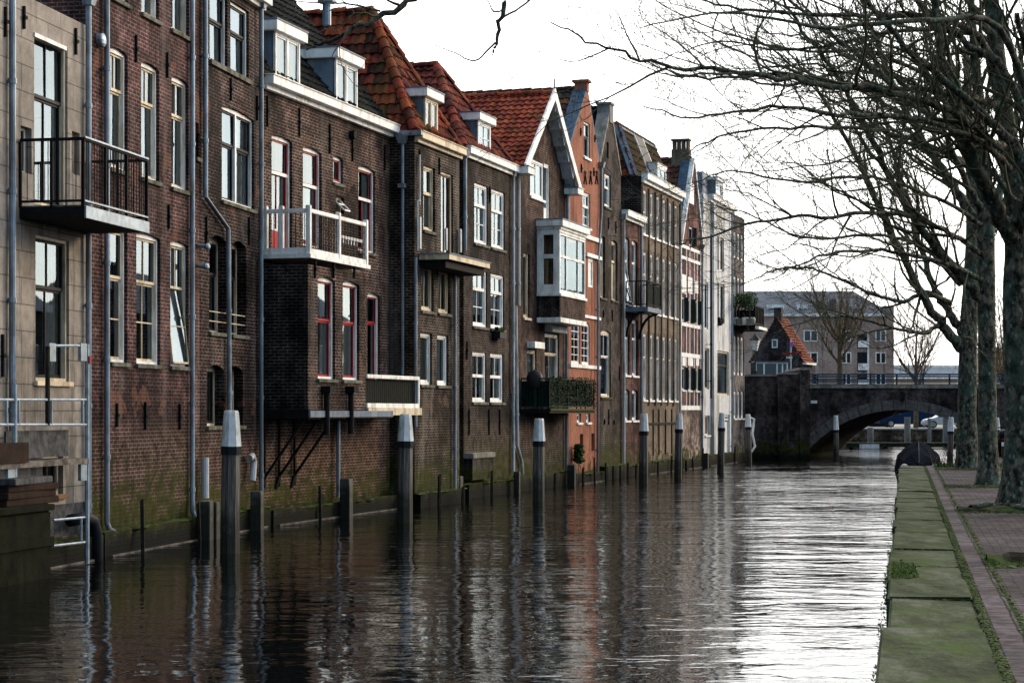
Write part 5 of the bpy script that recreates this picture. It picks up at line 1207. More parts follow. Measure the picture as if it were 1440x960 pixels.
for x in (-.45,.1,.5): m.blob((x,-.75,1.0),.14,.12,.16,8,5)
m.build('fender', M['pvc'], bt)
sc = empty('motor_scooter', (P3(1411,579,69).x, 69, QZ), -.15, 'black motor scooter parked between the tree trunks, seen from behind', 'scooter')
def wheel(mb, c, r, w, ax): mb.tube([Vector(c)-Vector(ax)*w/2, Vector(c)+Vector(ax)*w/2], r, 16)
m = MB(); wheel(m, (0,0,.24), .24, .11, (1,0,0)); w = m.build('wheel', M['dark'], sc); m = MB(); wheel(m, (0,1.25,.24), .24, .11, (1,0,0)); m.build('wheel', M['dark'], sc)
m = MB(); m.tube([(0,-.15,.55),(0,.1,.58),(0,.5,.5),(0,.62,.3),(0,.95,.28),(0,1.05,.55),(0,1.1,.95)], [.12,.2,.19,.14,.14,.17,.12], 10); m.build('body', M['iron'], sc, smooth=True)
m = MB(); m.tube([(0,-.25,.8),(0,.0,.84),(0,.45,.8)], [.12,.17,.15], 10); m.build('seat', M['dark'], sc, smooth=True); m = MB(); m.tube([(-.33,1.0,1.02),(0,1.08,1.06),(.33,1.0,1.02)], .02, 6); m.tube([(-.3,1.02,1.03),(-.36,1.05,1.25)], .012, 6); m.blob((-.37,1.05,1.28),.08,.03,.05,8,5); m.build('handlebar', M['iron'], sc)
MB().box(-.09,.09,-.30,-.28,.42,.56).build('number_plate', M['white'], sc); MB().box(-.08,.08,-.28,-.25,.62,.69).build('tail_light', M['red'], sc)
M['silver'] = plain('silver_paint', (.55,.57,.60), .3, .04, 2., metal=.4, bmp=0); M['vanblue'] = plain('navy_paint', (.010,.028,.075), .35, .08, 2., bmp=0)
def vehicle(name, x, Y, prof, wid, mat, label, cat, wheels, wr, win, rz=0):
    e = empty(name, (x,Y,1.404), rz, label, cat); m = MB()
    m.prism([(a,0,b) for a, b in prof], (0,wid,0)); m.build('body', M[mat], e, bevel=.06, recalc=True)
    for wx in wheels:
        for y in (-.02, wid-.16):
            m = MB(); wheel(m, (wx,y+.09,wr), wr, .2, (0,1,0)); w = m.build('wheel', M['dark'], e); m = MB(); wheel(m, (wx,y+.09,wr), wr*.66, .22, (0,1,0)); m.build('rim', M['pvc'], w)
    for poly in win: m = MB(); m.prism([(a,-.012,b) for a, b in poly], (0,.010,0)); m.build('window', M['glassdark'], e)
    return e
M['glassdark'] = plain('car_glass', (.012,.015,.018), .05, .05, 1., bmp=0, spec=.8)
e = vehicle('parked_car', bx(1300,171), 171, [(0,.28),(.05,.62),(.3,.78),(1.0,.92),(1.75,1.42),(3.1,1.47),(3.9,1.0),(4.15,.85),(4.2,.3)], 1.7, 'silver', 'silver hatchback parked beyond the bridge, seen through the arch', 'car', (.75,3.35), .33, [[(1.2,.95),(1.85,1.36),(2.3,1.38),(2.3,.95)],[(2.38,.95),(2.38,1.38),(3.05,1.38),(3.45,.98)]])
MB().box(.0,.12,-.014,.2,.62,.74).build('headlight', M['white'], e)
vehicle('parked_van', bx(1238,181), 181, [(0,.3),(.0,1.0),(.5,1.2),(1.1,2.0),(4.9,2.05),(5.0,.3)], 1.9, 'vanblue', 'dark blue van parked beyond the bridge, half hidden by the arch', 'van', (.95,4.0), .34, [[(.75,1.2),(1.2,1.85),(1.9,1.85),(1.9,1.2)]])
# ------------------------------------------------------------------ lamp post and signpost
lp = empty('street_lamp', (bx(1062,118.5),118.5,bz(529,117)+.1), 0, 'old lantern street lamp on a green post at the abutment', 'street lamp')
m = MB(); m.tube([(0,0,0),(0,0,.25),(0,0,.3),(0,0,1.4)], [.1,.1,.055,.045], 10); m.build('post', M['green'], lp); z = 1.4
m = MB(); m.tube([(0,0,z),(0,0,z+.06)], [.1,.14], 6); m.tube([(0,0,z+.68),(0,0,z+.74),(0,0,z+.95),(0,0,z+1.02),(0,0,z+1.12)], [.36,.34,.12,.05,.02], 6); m.build('lantern_roof', M['dark'], lp)
m = MB(); m.tube([(0,0,z+.06),(0,0,z+.68)], [.15,.30], 6); m.build('lantern_glass', M['lampglass'] if 'lampglass' in M else M['white'], lp)
sp = empty('signpost', (bx(1112,130),130,4.05), 0, 'pole with red, white and blue direction arms before the small dark house', 'signpost')
MB().tube([(0,0,0),(0,0,3.5)], .05, 8).build('pole', M['pvc'], sp)
for z_, a, b, c in ((2.55,-.55,.1,'red'),(2.62,.06,.7,'red'),(2.4,.06,.75,'railblue'),(2.3,-.3,.1,'white'),(3.05,-.08,.14,'purple')):
    M.setdefault('purple', plain('purple_plate', (.35,.12,.42), .5, .1)); MB().box(a,b,-.08,-.055,z_-.06,z_+.06+(.2 if c == 'purple' else 0)).build('direction_arm', M[c], sp)
# ------------------------------------------------------------------ far buildings
def far_block():
    Y = 190.; x0 = bx(1020,Y); x1 = bx(1257,Y); ez = bz(441,Y); g = 1.4
    e = empty('apartment_building', (x0,Y,g), 0, 'pale brown brick apartment block with dormers in a tall slate roof beyond the bridge', 'apartment block')
    W_ = x1-x0; T = ez-g; X = lambda px: bx(px,Y)-x0; Zz = lambda py: bz(py,Y)-g
    MB().box(0,W_,0,14,0,T).build('wall', M['far'], e)
    MB().box(X(1243),W_+.003,-.02,6,T-.0,T+.75).build('parapet', M['far'], e)
    MB().box(-.1,X(1243),-.35,-.003,T-.25,T+.02).build('gutter', M['white'], e)
    rz_ = Zz(405); m = MB(); a=(0,-.3,T+.03); b=(X(1253),-.3,T+.03); c=(X(1212),5,rz_); d=(0,5,rz_); m.face([a,b,c,d]); m.face([b,(X(1253),12,T+.03),(X(1212),9,rz_),c]); m.face([d,c,(X(1212),9,rz_),(0,9,rz_)]); m.face([(0,9,rz_),(X(1212),9,rz_),(X(1253),12,T+.03),(0,12,T+.03)]); m.build('roof', M['slate'], e)
    def win(pl, pr, pt, pb, c='white'):
        a, b, c0, c1 = X(pl), X(pr), Zz(pb), Zz(pt); m = MB(); t = .09
        m.box(a,a+t,-.06,-.003,c0,c1); m.box(b-t,b,-.06,-.003,c0,c1); m.box(a+t,b-t,-.06,-.003,c0,c0+t); m.box(a+t,b-t,-.06,-.003,c1-t,c1); m.box((a+b)/2-.05,(a+b)/2+.05,-.06,-.003,c0+t,c1-t)
        f = m.build('window', M[c], e); MB().face([(a+t,-.02,c0+t),(b-t,-.02,c0+t),(b-t,-.02,c1-t),(a+t,-.02,c1-t)]).build('pane', M['glassdark'], f)
    for r in ((464,480),(495,511),(525,541)):
        for pl, pr in ((1231,1246),(1183,1197),(1130,1150),(1104,1118)): win(pl, pr, *r)
    for r in ((470,490),(495,522),(525,545)):
        a, b = X(1205.5), X(1219.5); m = MB().box(a,b,-.004,-.002,Zz(r[1]),Zz(r[0])); f = m.build('recess_shade', M['dark'], e)  # flat dark sheet, the shade of the balcony recess put into its colour
        MB().box(a,b,-.5,-.45,Zz(r[1])+.1,Zz(r[1])+.75).build('balcony_panel', M['white'], f)
    MB().box(X(1219.5),X(1222),-.1,-.003,0,Zz(465)).build('downpipe', M['white'], e)
    for pl, pr in ((1080,1104),(1123,1137),(1200,1218)):
        a, b = X(pl), X(pr); m = MB().box(a,b,.6,5,Zz(444),Zz(428)); f = m.build('dormer', M['white'], e)
        m = MB(); n = 2
        for k in range(n): m.box(a+(b-a)*(k+.2)/n, a+(b-a)*(k+.8)/n, .57,.597, Zz(440), Zz(433))
        m.build('window_pane', M['glassdark'], f)
    MB().box(X(1171),X(1176.5),.4,2,Zz(444),Zz(420)).build('stair_light', M['railblue'], e)
far_block()
def gabled_cottage():
    Y = 150.; ax = bx(1097,Y); e = empty('gabled_house', (bx(1092,Y),Y,4.05), math.radians(-22), 'small dark brick gabled house with an orange tile roof behind the abutment', 'house')
    w = 2.0; d = 3.2; ez = bz(508,Y)-4.05; az = bz(447,Y)-4.05
    m = MB(); m.face([(-w,0,0),(w,0,0),(w,0,ez),(0,0,az),(-w,0,ez)]); m.face([(w,0,0),(w,d,0),(w,d,ez),(w,0,ez)]); m.face([(-w,0,0),(-w,0,ez),(-w,d,ez),(-w,d,0)]); m.face([(w,d,0),(-w,d,0),(-w,d,ez),(0,d,az),(w,d,ez)]); m.build('wall', M['far2'], e)
    def rp(sg):
        m = MB(); n = 14; k = 16; s = Vector((-sg*w,0,az-ez)); 
        for i in range(n):
            for j in range(k):
                p = Vector((sg*(w+.15),-.15,ez-.12)); q = Vector((-sg*(w+.15),0,az-ez+.2)); f = lambda a, b, l: p+q*b+Vector((0,(d+.3)*a,0))+Vector((sg*.03*l,0,.05*l))
                m.face([f(i/n,j/k,1), f((i+1)/n,j/k,1), f((i+1)/n,(j+1)/k,0), f(i/n,(j+1)/k,0)], [(i+.1,j+.1),(i+.9,j+.1),(i+.9,j+.9),(i+.1,j+.9)])
        m.build('roof', M['tO'], e)
    rp(1); rp(-1)
    m = MB(); m.box(-.28,.28,.3,.9,az-.6,az+.8); c = m.build('chimney', M['far2'], e)
    MB().box(w+.003,w+.3,0,d,ez-.25,ez-.1).build('gutter', M['white'], e)
    def wn(a,b,c0,c1): 
        m = MB(); t=.08; m.box(a,a+t,-.06,-.003,c0,c1); m.box(b-t,b,-.06,-.003,c0,c1); m.box(a+t,b-t,-.06,-.003,c0,c0+t); m.box(a+t,b-t,-.06,-.003,c1-t,c1)
        f = m.build('window', M['white'], e); MB().face([(a+t,-.02,c0+t),(b-t,-.02,c0+t),(b-t,-.02,c1-t),(a+t,-.02,c1-t)]).build('pane', M['glassdark'], f)
    z = bz(489,Y)-4.05; wn(-.35,.1,z,z+.65); z = bz(522,Y)-4.05
    v = empty('glazed_veranda', (bx(1063,146),146,4.05), 0, 'white-framed glazed veranda before the small dark gabled house', 'veranda'); m = MB(); ww = bx(1108,146)-bx(1063,146); h = bz(509,146)-4.05
    for x in (0,.6,1.55,1.95,2.3): m.box(x-.05,x+.05,0,.1,.75,h-.1)
    m.box(0,2.35,0,.1,h-.1,h); m.box(-.2,2.4,-.15,.1,.55,.75); m.box(0,.1,.003,.1,0,.55); m.box(1.,1.1,.003,.1,0,.55); m.box(2.2,2.3,.003,.1,0,.55); m.build('frame', M['white'], v)
    MB().box(.0,2.3,.11,.13,.0,h-.1).build('pane', M['glassdark'], v); MB().box(-.1,2.45,-.1,2.,h+.003,h+.08).build('roof', M['slate'], v)
gabled_cottage()
def low_far(name, px0, px1, Y, pt, mat, label, d=12., stripe=None):
    x0 = bx(px0,Y); x1 = bx(px1,Y); e = empty(name, (x0,Y,1.4), 0, label, 'building'); h = bz(pt,Y)-1.4; MB().box(0,x1-x0,0,d,0,h).build('wall', M[mat], e); MB().box(-.2,x1-x0+.2,-.2,d,h+.003,h+.35).build('roof_edge', M['white'], e)
    m = MB(); n = max(2, int((x1-x0)/3.)); 
    for i in range(n): a = (x1-x0)*(i+.25)/n; b = (x1-x0)*(i+.75)/n; m.box(a,b,-.05,-.003,h*.45,h*.8)
    m.build('window_band', M['glassdark'], e)
M['palewall'] = plain('pale_panel', (.50,.52,.55), .7, .1, 1.); M['buff'] = plain('buff_wall', (.48,.38,.26), .8, .1, 1.)
low_far('pale_office', 1256, 1352, 330, 516, 'palewall', 'long low pale office building on the skyline right of the apartment block', 20.)
low_far('buff_shed', 1262, 1345, 230, 533, 'buff', 'low buff shed beyond the bridge railing', 12.)
low_far('yellow_house', 1398, 1470, 180, 494, 'buff', 'buff house glimpsed between the tree trunks', 10.)

# ------------------------------------------------------------------ bare trees
def bark_mat(name, c0, c1, c2, lich):
    m, nt, b = new_mat(name); t = objco(nt); o = t.outputs['Object']
    mp = nd(nt, 'ShaderNodeMapping'); mp.inputs['Scale'].default_value = (1,1,.6); lk(nt, o, mp.inputs[0])
    n1 = noise(nt, mp.outputs[0], 9, 6, .7); n2 = noise(nt, o, 2.2, 5, .65)
    c = ramp(nt, n1, [(.3, c0), (.5, c1), (.72, c2)])
    c = mix(nt, ramp(nt, n2, [(.5,0.),(.62,.75)]), c, mix(nt, n1, (.02,.03,.018), lich))
    vo = nd(nt, 'ShaderNodeTexVoronoi'); vo.inputs['Scale'].default_value = 9; lk(nt, mp.outputs[0], vo.inputs['Vector'])
    c = mix(nt, ramp(nt, vo.outputs['Distance'], [(.18,.75),(.27,0.)]), c, (.20,.24,.20))
    lk(nt, c, b.inputs['Base Color']); b.inputs['Roughness'].default_value = .85; b.inputs['Specular IOR Level'].default_value = .08
    bump(nt, n1, 1., .04, b); return m
M['bark'] = bark_mat('lichen_bark', (.010,.010,.008), (.058,.056,.042), (.17,.15,.11), (.075,.12,.09))
M['twig'] = plain('twig_bark', (.085,.078,.050), .85, .4, 3., bmp=0, dirt=(.040,.055,.030), dscale=2.)
M['fartwig'] = plain('far_twig_bark', (.12,.085,.05), .85, .3, 3., bmp=0)
class TB:
    """Fast collector of tapered branch tubes."""
    def __init__(s): s.v = []; s.f = []
    def tube(s, P, Rr, k):
        n0 = len(s.v); m = len(P); ref = Vector((.3,.2,.9)) if abs((P[-1]-P[0]).normalized().z) < .8 else Vector((1,.1,0))
        cs = [(math.cos(2*PI*j/k), math.sin(2*PI*j/k)) for j in range(k)]
        for i in range(m):
            t = P[min(i+1,m-1)]-P[max(i-1,0)]; x = t.cross(ref)
            if x.length < 1e-7: x = t.orthogonal()
            x.normalize(); y = t.normalized().cross(x); p = P[i]; r = Rr[i]
            for c, q in cs: s.v.append((p.x+(x.x*c+y.x*q)*r, p.y+(x.y*c+y.y*q)*r, p.z+(x.z*c+y.z*q)*r))
        for i in range(m-1):
            a = n0+i*k
            for j in range(k): s.f.append((a+j, a+(j+1) % k, a+k+(j+1) % k, a+k+j))
        s.f.append(tuple(n0+(m-1)*k+j for j in range(k)))
    def build(s, name, mat, parent):
        me = bpy.data.meshes.new(name); o3 = parent.location
        me.from_pydata([(a-o3.x,b-o3.y,c-o3.z) for a,b,c in s.v], [], s.f); me.materials.append(mat); me.polygons.foreach_set('use_smooth', [True]*len(me.polygons)); me.update()
        o = bpy.data.objects.new(name, me); col.objects.link(o); o.parent = parent; return o
def smooth_path(W, n):
    """Catmull-Rom through waypoints."""
    P = [W[0]*2-W[1]]+W+[W[-1]*2-W[-2]]; out = []
    for i in range(1, len(P)-2):
        for j in range(n):
            t = j/n; a, b, c, d = P[i-1], P[i], P[i+1], P[i+2]
            out.append(.5*((2*b)+(c-a)*t+(2*a-5*b+4*c-d)*t*t+(3*b-a-3*c+d)*t**3))
    out.append(P[-2]); return out
def grow(tb, P, Rr, lvl, rng, cfg):
    """Side shoots along a branch, then on the shoots, and so on."""
    if lvl >= cfg['levels']: return
    L = sum((P[i+1]-P[i]).length for i in range(len(P)-1)); step = cfg['step'][lvl]; s = step*(.4+rng.random()) + L*cfg['bare'][lvl]; side = rng.random()*6
    acc = 0; i = 0
    while s < L*.98:
        while i < len(P)-2 and acc+(P[i+1]-P[i]).length < s: acc += (P[i+1]-P[i]).length; i += 1
        seg = P[i+1]-P[i]; f = min(1, max(0, (s-acc)/max(1e-6, seg.length))); p = P[i]+seg*f; r = Rr[i]+(Rr[i+1]-Rr[i])*f; t = seg.normalized()
        side += 2.4+rng.random(); x = t.orthogonal().normalized(); x = Matrix.Rotation(side, 3, t) @ x; x.z *= .75; x = (x+Vector((0,0,cfg.get('up',.25)))).normalized()
        ang = math.radians(cfg['ang'][0]+(cfg['ang'][1]-cfg['ang'][0])*rng.random()); d = (t*math.cos(ang)+x*math.sin(ang)).normalized()
        ln = cfg['len'][lvl]*(.45+.8*rng.random())*(1-.45*s/L); r0 = min(r*.62, cfg['rad'][lvl])*(.75+.5*rng.random()); n = (8,6,4)[min(lvl,2)]; cv = Matrix.Rotation(math.radians(rng.uniform(-1,1)*(40,50,50)[min(lvl,2)]/n), 3, t.cross(x).normalized())
        Q_ = [p]; R_ = [r0]
        for k in range(n):
            d = cv @ d; d = (d+Vector((rng.gauss(0,1), rng.gauss(0,1), rng.gauss(0,1)))*cfg['wig']+Vector((0,0,cfg['trop'][lvl]))).normalized(); Q_.append(Q_[-1]+d*ln/n); R_.append(max(cfg['tip'], r0*(1-.85*(k+1)/n)))
        tb.tube(Q_, R_, 4 if lvl == 0 else 3); grow(tb, Q_, R_, lvl+1, rng, cfg); s += step*(.6+.8*rng.random())
CFG = dict(levels=3, step=(.42,.25,.17), bare=(.06,.12,.15), len=(3.3,1.25,.50), rad=(.040,.0125,.0055), ang=(22,52), wig=.15, trop=(.05,.04,.02), tip=.004, up=.3)
def tree(name, base, trunk, limbs, label, seed, cfg=CFG, mats=('bark','twig'), group='bare trees along the quay', k=14):
    e = empty(name, base, 0, label, 'tree', group); rng = random.Random(seed)
    tb = TB(); P = smooth_path([Vector(p) for p, r in trunk], 6); Rr = []
    rs = [r for p, r in trunk]
    for i in range(len(P)):
        f = i/6; a = min(int(f), len(rs)-2); Rr.append((rs[a]+(rs[a+1]-rs[a])*(f-a))*(1+.05*mn.noise(P[i]*1.7)))
    tb.tube(P, Rr, k); lm = TB(); tw = TB()
    grow(tw, P[len(P)*2//3:], Rr[len(P)*2//3:], 0, rng, cfg)
    for W_, r0, r1 in limbs:
        Q_ = smooth_path([Vector(w) for w in W_], 6); n = len(Q_)
        for i in range(2, n-1): Q_[i] = Q_[i]+Vector((rng.gauss(0,1),rng.gauss(0,1),rng.gauss(0,1)))*min(.025, r0*.25)
        R_ = [r0+(r1-r0)*(i/(n-1))**.75 for i in range(n)]; lm.tube(Q_, R_, 8); grow(tw, Q_, R_, 0, rng, cfg)
    tb.v, tb.f = tb.v, tb.f; tb.build('trunk', M[mats[0]], e)
    if lm.v: lm.build('limb', M[mats[0]], e)
    tw.build('crown', M[mats[1]], e); return e
def limb(Y, pts, r0, r1):            # waypoints: photo pixel and metres nearer (-) or farther (+) than the trunk
    return ([P3(a, b, Y+dy) for a, b, dy in pts], r0, r1)
# the nearest tree in view
def tr(Y, pts): return [(P3(px, py, Y), r) for px, py, r in pts]
T1 = tree('bare_tree', P3(1431,713,33.4), tr(33.4, [(1431,718,.46),(1431,702,.36),(1432,670,.275),(1433,600,.235),(1431,500,.225),(1429,420,.225),(1431,340,.22),(1424,240,.17),(1408,130,.15),(1396,20,.13),(1388,-90,.10),(1380,-190,.06)]),
  [limb(33.4, [(1430,345,0),(1396,285,-.5),(1366,222,-1.),(1345,150,-1.5),(1322,60,-2),(1306,-40,-2.5)], .17, .05),
   limb(33.4, [(1426,205,0),(1395,200,-1),(1345,162,-2.2),(1255,129,-3.6),(1150,119,-4.6),(1040,101,-5.4),(930,91,-6),(850,66,-6.4),(775,32,-6.8)], .085, .010),
   limb(33.4, [(1420,225,0),(1392,205,.5),(1340,180,1),(1290,150,1.6),(1180,60,2.4),(1110,0,3),(1050,-70,3.4)], .09, .02),
   limb(33.4, [(1412,150,0),(1380,142,-.6),(1300,125,-1.4),(1200,122,-2.4),(1090,105,-3.2),(980,110,-3.8),(905,85,-4.2)], .07, .010),
   limb(33.4, [(1405,110,0),(1370,45,-1.3),(1280,20,-2.2),(1180,22,-3.),(1060,15,-4),(960,-5,-4.6)], .075, .012),
   limb(33.4, [(1424,240,0),(1370,195,-1.8),(1280,165,-3.4),(1180,160,-4.8),(1080,150,-5.8),(985,165,-6.4),(905,150,-6.8)], .06, .008),
   limb(33.4, [(1400,60,0),(1330,40,1.),(1230,50,2.),(1120,70,3.),(1010,60,3.8),(920,85,4.4)], .055, .008),
   limb(33.4, [(1432,340,0),(1470,240,.3),(1500,120,.8),(1520,0,1.2)], .14, .05),
   limb(33.4, [(1430,335,0),(1455,230,-1.5),(1452,120,-3),(1430,20,-4)], .11, .04),
   limb(33.4, [(1402,60,0),(1350,-20,-1),(1290,-100,-2)], .08, .03)], 'thick knotty bare tree nearest the camera, its trunk cut by the picture edge', 1)
T2 = tree('bare_tree', P3(1390,682,43.6), tr(43.6, [(1391,688,.38),(1390,672,.28),(1390,650,.225),(1389,600,.205),(1388,500,.195),(1387,400,.19),(1386,330,.20),(1383,240,.16),(1376,140,.12),(1368,40,.09),(1362,-60,.06)]),
  [limb(43.6, [(1385,425,0),(1352,388,-.5),(1308,340,-1),(1262,270,-1.5),(1222,190,-2),(1180,110,-2.6),(1120,30,-3.2),(1085,-40,-3.5)], .13, .02),
   limb(43.6, [(1382,330,0),(1345,268,.5),(1302,205,1),(1262,130,1.6),(1225,40,2.2),(1200,-50,2.6)], .14, .03),
   limb(43.6, [(1384,300,0),(1350,240,-.8),(1318,170,-1.8),(1240,110,-2.8),(1150,60,-3.8),(1070,45,-4.6)], .09, .012),
   limb(43.6, [(1384,360,0),(1340,330,-1),(1260,300,-2.2),(1170,305,-3.4),(1080,310,-4.4),(985,335,-5.),(945,345,-5.4)], .075, .010),
   limb(43.6, [(1384,395,0),(1330,372,-1.4),(1240,352,-2.6),(1150,362,-3.8),(1075,395,-4.6)], .07, .010),
   limb(43.6, [(1383,250,0),(1330,215,-1.),(1240,185,-2.2),(1130,180,-3.6),(1020,190,-4.6),(960,220,-5.2)], .075, .010),
   limb(43.6, [(1384,320,0),(1330,285,-1.2),(1230,250,-2.6),(1120,255,-4.),(1030,240,-5.),(970,262,-5.6)], .06, .008),
   limb(43.6, [(1380,210,0),(1310,130,-.5),(1210,100,-1.4),(1090,120,-2.6),(980,90,-3.6),(890,60,-4.4)], .06, .008),
   limb(43.6, [(1386,335,0),(1410,250,.8),(1430,150,1.5),(1440,30,2)], .12, .04),
   limb(43.6, [(1380,215,0),(1350,140,1.),(1330,60,1.6),(1310,-20,2)], .08, .03),
   limb(43.6, [(1376,150,0),(1330,120,-1.4),(1230,75,-2.6),(1120,70,-3.6),(1000,40,-4.4),(900,-10,-5)], .06, .010)], 'bare tree with the straightest clean trunk, middle one of the three trunks', 2)
T3 = tree('bare_tree', P3(1362,657,56.5), tr(56.5, [(1361,662,.44),(1360,648,.33),(1360,580,.265),(1361,500,.255),(1362,460,.25),(1366,400,.24),(1368,330,.20),(1366,240,.16),(1362,150,.12),(1358,60,.08)]),
  [limb(56.5, [(1352,490,0),(1322,452,-.5),(1292,405,-1.),(1250,320,-1.6),(1210,235,-2.2),(1165,150,-2.8),(1120,80,-3.2)], .17, .03),
   limb(56.5, [(1355,470,0),(1335,440,.4),(1312,400,.8),(1290,330,1.2),(1262,240,1.8),(1240,150,2.2),(1225,60,2.6)], .15, .03),
   limb(56.5, [(1322,455,-.5),(1300,467,-1),(1258,462,-1.8),(1190,445,-2.8),(1130,452,-3.8),(1085,470,-4.4)], .07, .012),
   limb(56.5, [(1335,425,.4),(1300,412,-.8),(1265,424,-1.6),(1210,405,-2.6),(1150,380,-3.6),(1095,378,-4.4),(1040,402,-5)], .085, .012),
   limb(56.5, [(1350,400,0),(1300,350,-1.2),(1230,330,-2.6),(1140,335,-3.8),(1050,300,-4.8),(985,285,-5.4)], .075, .010),
   limb(56.5, [(1366,390,0),(1395,330,.8),(1420,250,1.6),(1435,160,2)], .12, .04),
   limb(56.5, [(1364,300,0),(1320,230,-1),(1260,200,-2),(1160,230,-3.4),(1060,240,-4.4)], .075, .010),
   limb(56.5, [(1366,250,0),(1335,160,.6),(1310,80,1.),(1290,0,1.4)], .09, .03),
   limb(56.5, [(1325,458,-.4),(1290,470,.4),(1240,520-30,1.),(1290-80,480,1.6)], .04, .010)], 'bare tree with the broadest mossy trunk, farthest of the three, forking low over the canal', 3)
# a tree beside the camera, trunk outside the frame, whose boughs hang into the top of the picture
def w3(s, r, z): return Q(s, r, z)
b0 = Q(-1.2, 2.6, QZ); CF0 = dict(CFG, levels=3, step=(.26,.16,.13), len=(.85,.42,.2), rad=(.012,.006,.004), wig=.24, tip=.0022)
T0 = tree('bare_tree', b0, [(b0+Vector((0,0,-.1)),.34),(b0+Vector((0,0,.6)),.26),(b0+Vector((.05,.1,2.4)),.24),(b0+Vector((0,.2,4.4)),.2),(b0+Vector((-.2,.5,6.6)),.12),(b0+Vector((-.3,.8,8.5)),.06)],
  [([b0+Vector((0,.1,3.6)), Vector((3.2,12.4,5.9)), Vector((1.4,13.6,6.6)), P3(760,-70,14), P3(712,0,14), P3(697,56,14), P3(692,78,14)], .05, .007),
   ([P3(697,60,14), P3(668,86,14), P3(640,74,13.9), P3(612,64,13.8)], .008, .003),
   ([P3(698,30,14), P3(745,0,14.2), P3(752,-40,14.3)], .008, .007),
   ([b0+Vector((0,.2,4.2)), Vector((2.6,12.,6.8)), Vector((.6,12.2,6.6)), P3(640,-60,12.5), P3(575,4,12.5), P3(505,38,12.4), P3(455,62,12.4), P3(430,70,12.4)], .055, .004),
   ([P3(535,16,12.4), P3(490,6,12.4), P3(440,4,12.5), P3(395,-2,12.5)], .008, .003)], 'bare tree beside the viewpoint whose thin drooping boughs hang before the tiled roofs', 4, CF0)
b1 = Q(21.3-.4, 2.6, QZ)   # next tree of the row, trunk just outside the frame
Yb = b1.y; CF4 = dict(CFG, step=(1.1,.5,.4), len=(2.0,.9,.4))
T4 = tree('bare_tree', b1, [(b1+Vector((0,0,-.1)),.4),(b1+Vector((0,0,.5)),.28),(b1+Vector((0,0,2.4)),.26),(b1+Vector((0,.1,4.2)),.22),(b1+Vector((-.1,.3,6.5)),.15),(b1+Vector((-.2,.4,9)),.08)],
  [([b1+Vector((0,0,3.2)), P3(1440,230,Yb-.6), P3(1380,160,Yb-1.2), P3(1290,80,Yb-2), P3(1180,-30,Yb-2.6)], .12, .03),
   ([b1+Vector((0,0,2.9)), P3(1450,330,Yb+.6), P3(1405,255,Yb+1.2), P3(1330,180,Yb+1.8), P3(1240,120,Yb+2.6), P3(1130,90,Yb+3.2), P3(1020,110,Yb+3.6)], .085, .008),
   ([b1+Vector((0,0,3.6)), P3(1430,130,Yb), P3(1330,40,Yb), P3(1230,-60,Yb)], .1, .03),
   ([b1+Vector((0,0,4.2)), P3(1420,60,Yb-1.5), P3(1300,30,Yb-3), P3(1160,38,Yb-4), P3(1020,20,Yb-4.6), P3(900,40,Yb-5)], .07, .007),
   ([b1+Vector((0,0,4.6)), P3(1400,10,Yb+1), P3(1300,-60,Yb+1.5)], .08, .03)], 'bare tree of the quay row whose boughs reach in from beyond the picture edge', 14, CF4)
rr = random.Random(5)
for k in range(7):                    # its surface roots in the soil strip
    r_ = 1.2+.5*k; m = TB(); P_ = [Q(21.3+.45*math.sin(k*2.1+j*.9)-.1, r_+.28*j*(1-.1*k), QZ+.045+.035*math.sin(j*1.7+k)) for j in range(6)]; m.tube(P_, [.05,.06,.055,.045,.035,.012], 7); m.build('root', M['bark'], T4)
# distant trees beyond the bridge
CFF = dict(CFG, levels=3, step=(.42,.36,.30), len=(3.4,1.7,.75), rad=(.045,.022,.014), tip=.009, trop=(.10,.06,.03))
def far_tree(px, py, Y, top, lab, seed, rw, n, base_r):
    b = P3(px, 579, Y); b.z = 4.05 if Y < 164 else 1.4; H = bz(top, Y)-b.z; rng = random.Random(seed); limbs = []
    for i in range(n):
        a = 2*PI*i/n+rng.random(); z0 = H*(.25+.25*rng.random()); L = H*.5*(.7+.5*rng.random()); d = Vector((math.cos(a)*rw, math.sin(a)*rw, 1)).normalized(); p = b+Vector((0,0,z0))
        limbs.append(([p, p+d*L*.35, p+d*L*.7+Vector((0,0,L*.1)), p+d*L+Vector((0,0,L*.2))], base_r*.5, .02))
    return tree('bare_tree', b, [(b+Vector((0,0,-.1)),base_r*1.2),(b+Vector((0,0,H*.25)),base_r*.85),(b+Vector((0,0,H*.6)),base_r*.5),(b+Vector((.2,0,H*.95)),.03)], limbs, lab, seed, CFF, ('fartwig','fartwig'), 'bare trees beyond the bridge', 8)
far_tree(1181, 0, 162, 395, 'broad bare tree before the brown apartment block beyond the bridge', 11, .75, 9, .26)
far_tree(1288, 0, 172, 425, 'slender bare tree standing alone beyond the bridge railing', 12, .8, 8, .2)
far_tree(1412, 0, 175, 400, 'bare tree beyond the bridge seen between the nearest trunks', 13, .9, 9, .2)

